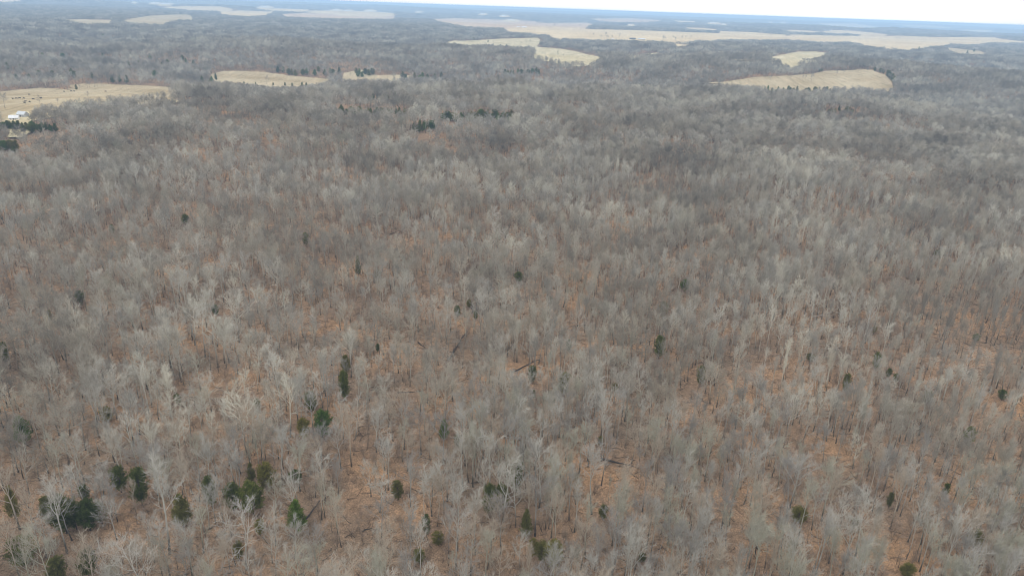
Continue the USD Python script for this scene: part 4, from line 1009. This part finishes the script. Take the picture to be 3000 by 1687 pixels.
def building(name, px, py, wpx, L_D, h, roof_h, wall, roof, rz, label, cat):
    wall, roof = PAINT[wall], PAINT[roof]
    g = ground_at(px, py)[0]
    s = np.linalg.norm(g - EYE)
    W = wpx * s / FOC
    D = W * L_D
    x = xf(name, g + [0, 0, 0.3], rz)
    p = str(x.GetPath())
    w, dd = W / 2, D / 2
    v = np.array([(-w, -dd, -1.5), (w, -dd, -1.5), (w, dd, -1.5), (-w, dd, -1.5), (-w, -dd, h), (w, -dd, h), (w, dd, h), (-w, dd, h), (-w, 0, h + roof_h), (w, 0, h + roof_h)], float)
    f = np.array([(0, 1, 5), (0, 5, 4), (2, 3, 7), (2, 7, 6), (1, 2, 6), (1, 6, 5), (5, 6, 9), (3, 0, 4), (3, 4, 7), (7, 4, 8), (0, 2, 1), (0, 3, 2)])
    obj('wall', (v, f), wall, p)
    ov, th = 0.4, 0.18
    for sgn in (-1, 1):
        e = np.array([(-w - ov, sgn * (dd + ov), h - ov * roof_h / dd), (w + ov, sgn * (dd + ov), h - ov * roof_h / dd), (w + ov, 0, h + roof_h), (-w - ov, 0, h + roof_h)])
        vv = np.vstack([e + [0, 0, 0.02], e + [0, 0, th]])
        ff = np.array([(4, 5, 6), (4, 6, 7), (0, 2, 1), (0, 3, 2), (0, 1, 5), (0, 5, 4), (1, 2, 6), (1, 6, 5), (2, 3, 7), (2, 7, 6), (3, 0, 4), (3, 4, 7)])
        obj('roof', (vv, ff), roof, p)
    obj('door', box(-w * 0.16, -dd - 0.06, 0, w * 0.16, -dd - 0.01, min(h * 0.8, 3.2)), DOOR_M, p)
    for a in (-0.6, 0.5):
        obj('window', box(w * a - w * 0.07, -dd - 0.05, h * 0.4, w * a + w * 0.07, -dd - 0.01, h * 0.72), DOOR_M, p)
    tag(x, label, cat)
for b in BLD:
    building(b[0], *b[1], *b[2:])

# ------------------------------------------------------------------ cattle
def hull(a, ra, b, rb):
    s = lambda c, r: m3.Manifold.sphere(r, 10).translate([float(v) for v in c])
    return m3.Manifold.batch_hull([s(a, ra), s(b, rb)])
def cow(grazing):
    P = [hull((-0.75, 0, 1.05), 0.36, (0.1, 0, 0.98), 0.42), hull((0.1, 0, 0.98), 0.42, (0.65, 0, 1.05), 0.34)]
    head = (1.35, 0, 0.45) if grazing else (1.3, 0, 1.35)
    nose = (1.55, 0, 0.18) if grazing else (1.62, 0, 1.2)
    P += [hull((0.75, 0, 1.12), 0.26, head, 0.15), hull(head, 0.15, nose, 0.09)]
    for sgn in (-1, 1):
        P += [hull((0.6, 0.2 * sgn, 0.85), 0.15, (0.62, 0.2 * sgn, 0.45), 0.08), hull((0.62, 0.2 * sgn, 0.45), 0.08, (0.58, 0.2 * sgn, 0.06), 0.06)]
        P += [hull((-0.8, 0.2 * sgn, 0.9), 0.2, (-0.72, 0.21 * sgn, 0.6), 0.11), hull((-0.72, 0.21 * sgn, 0.6), 0.11, (-0.88, 0.21 * sgn, 0.42), 0.07), hull((-0.88, 0.21 * sgn, 0.42), 0.07, (-0.84, 0.21 * sgn, 0.06), 0.06)]
        e = np.array(head) + [-0.05, 0.12 * sgn, 0.08]
        P.append(hull(e, 0.04, e + [-0.03, 0.16 * sgn, 0.02], 0.02))
    P.append(hull((-1.08, 0, 1.2), 0.04, (-1.18, 0, 0.5), 0.03))
    m = m3.Manifold.batch_boolean(P, m3.OpType.Add)
    return m
COAT = mat('black_hide', {'p': ('principled_bsdf', {'base_color': (0.02, 0.017, 0.015), 'roughness': 0.7})}, surface='p.BSDF')
COWS = [cow(True), cow(False)]
firsts = {}
CP = Z1([(220, 722), (485, 699), (538, 697), (562, 697), (125, 753), (150, 750), (182, 752), (192, 776), (226, 779), (310, 750), (252, 757), (187, 787), (798, 698), (98, 755)])
CL = ['dark cow alone on the upper cattle pasture', 'dark cow left of a pair on the cattle pasture crest', 'dark cow, left one of the pair by the reddish evergreen', 'dark cow, right one of the pair by the reddish evergreen',
      'dark cow, second from left in the lower row', 'dark cow in the middle of the lower row', 'dark cow at the right end of the lower row', 'dark cow, upper one of the lowest cows', 'dark cow right of the lowest cows',
      'dark cow just above the lone bare pasture tree', 'dark cow between the lower row and the bare pasture tree', 'dark cow lowest on the pasture', 'dark cow alone at the far right of the pasture', 'dark cow, leftmost in the lower row']
for k, ((px, py), label) in enumerate(zip(CP, CL)):
    g = ground_at(px, py)[0]
    x = xf('cow', g + [0, 0, 0.55], (0.2, 3.0, 0.5, 2.8, 3.3)[k % 5], (1.15,) * 3, firsts.get(k % 2))
    if k < 2:
        obj('body', COWS[k], COAT, str(x.GetPath()), 40)
        firsts[k] = str(x.GetPath())
    tag(x, label, 'cow', None)

# ------------------------------------------------------------------ the hazy air over the land
HAZE_DENSITY = 1.3e-4
hz = mat('haze', {'v': ('principled_volume', {'color': (0.52, 0.75, 1.0), 'density': HAZE_DENSITY, 'anisotropy': 0.0})}, volume='v.volume')
lo, hi = float(np.array(ground.GetPointsAttr().Get())[:, 2].min()) - 1.5, max(float(np.array(ground.GetPointsAttr().Get())[:, 2].max()) + 24, EYE[2] + 4)
print('haze box', lo, hi)
tag(obj('haze', tuple(box(-56000, -1500, lo, 56000, 62000, hi)), hz), 'thin bluish winter haze over the land', 'haze', kind='stuff')
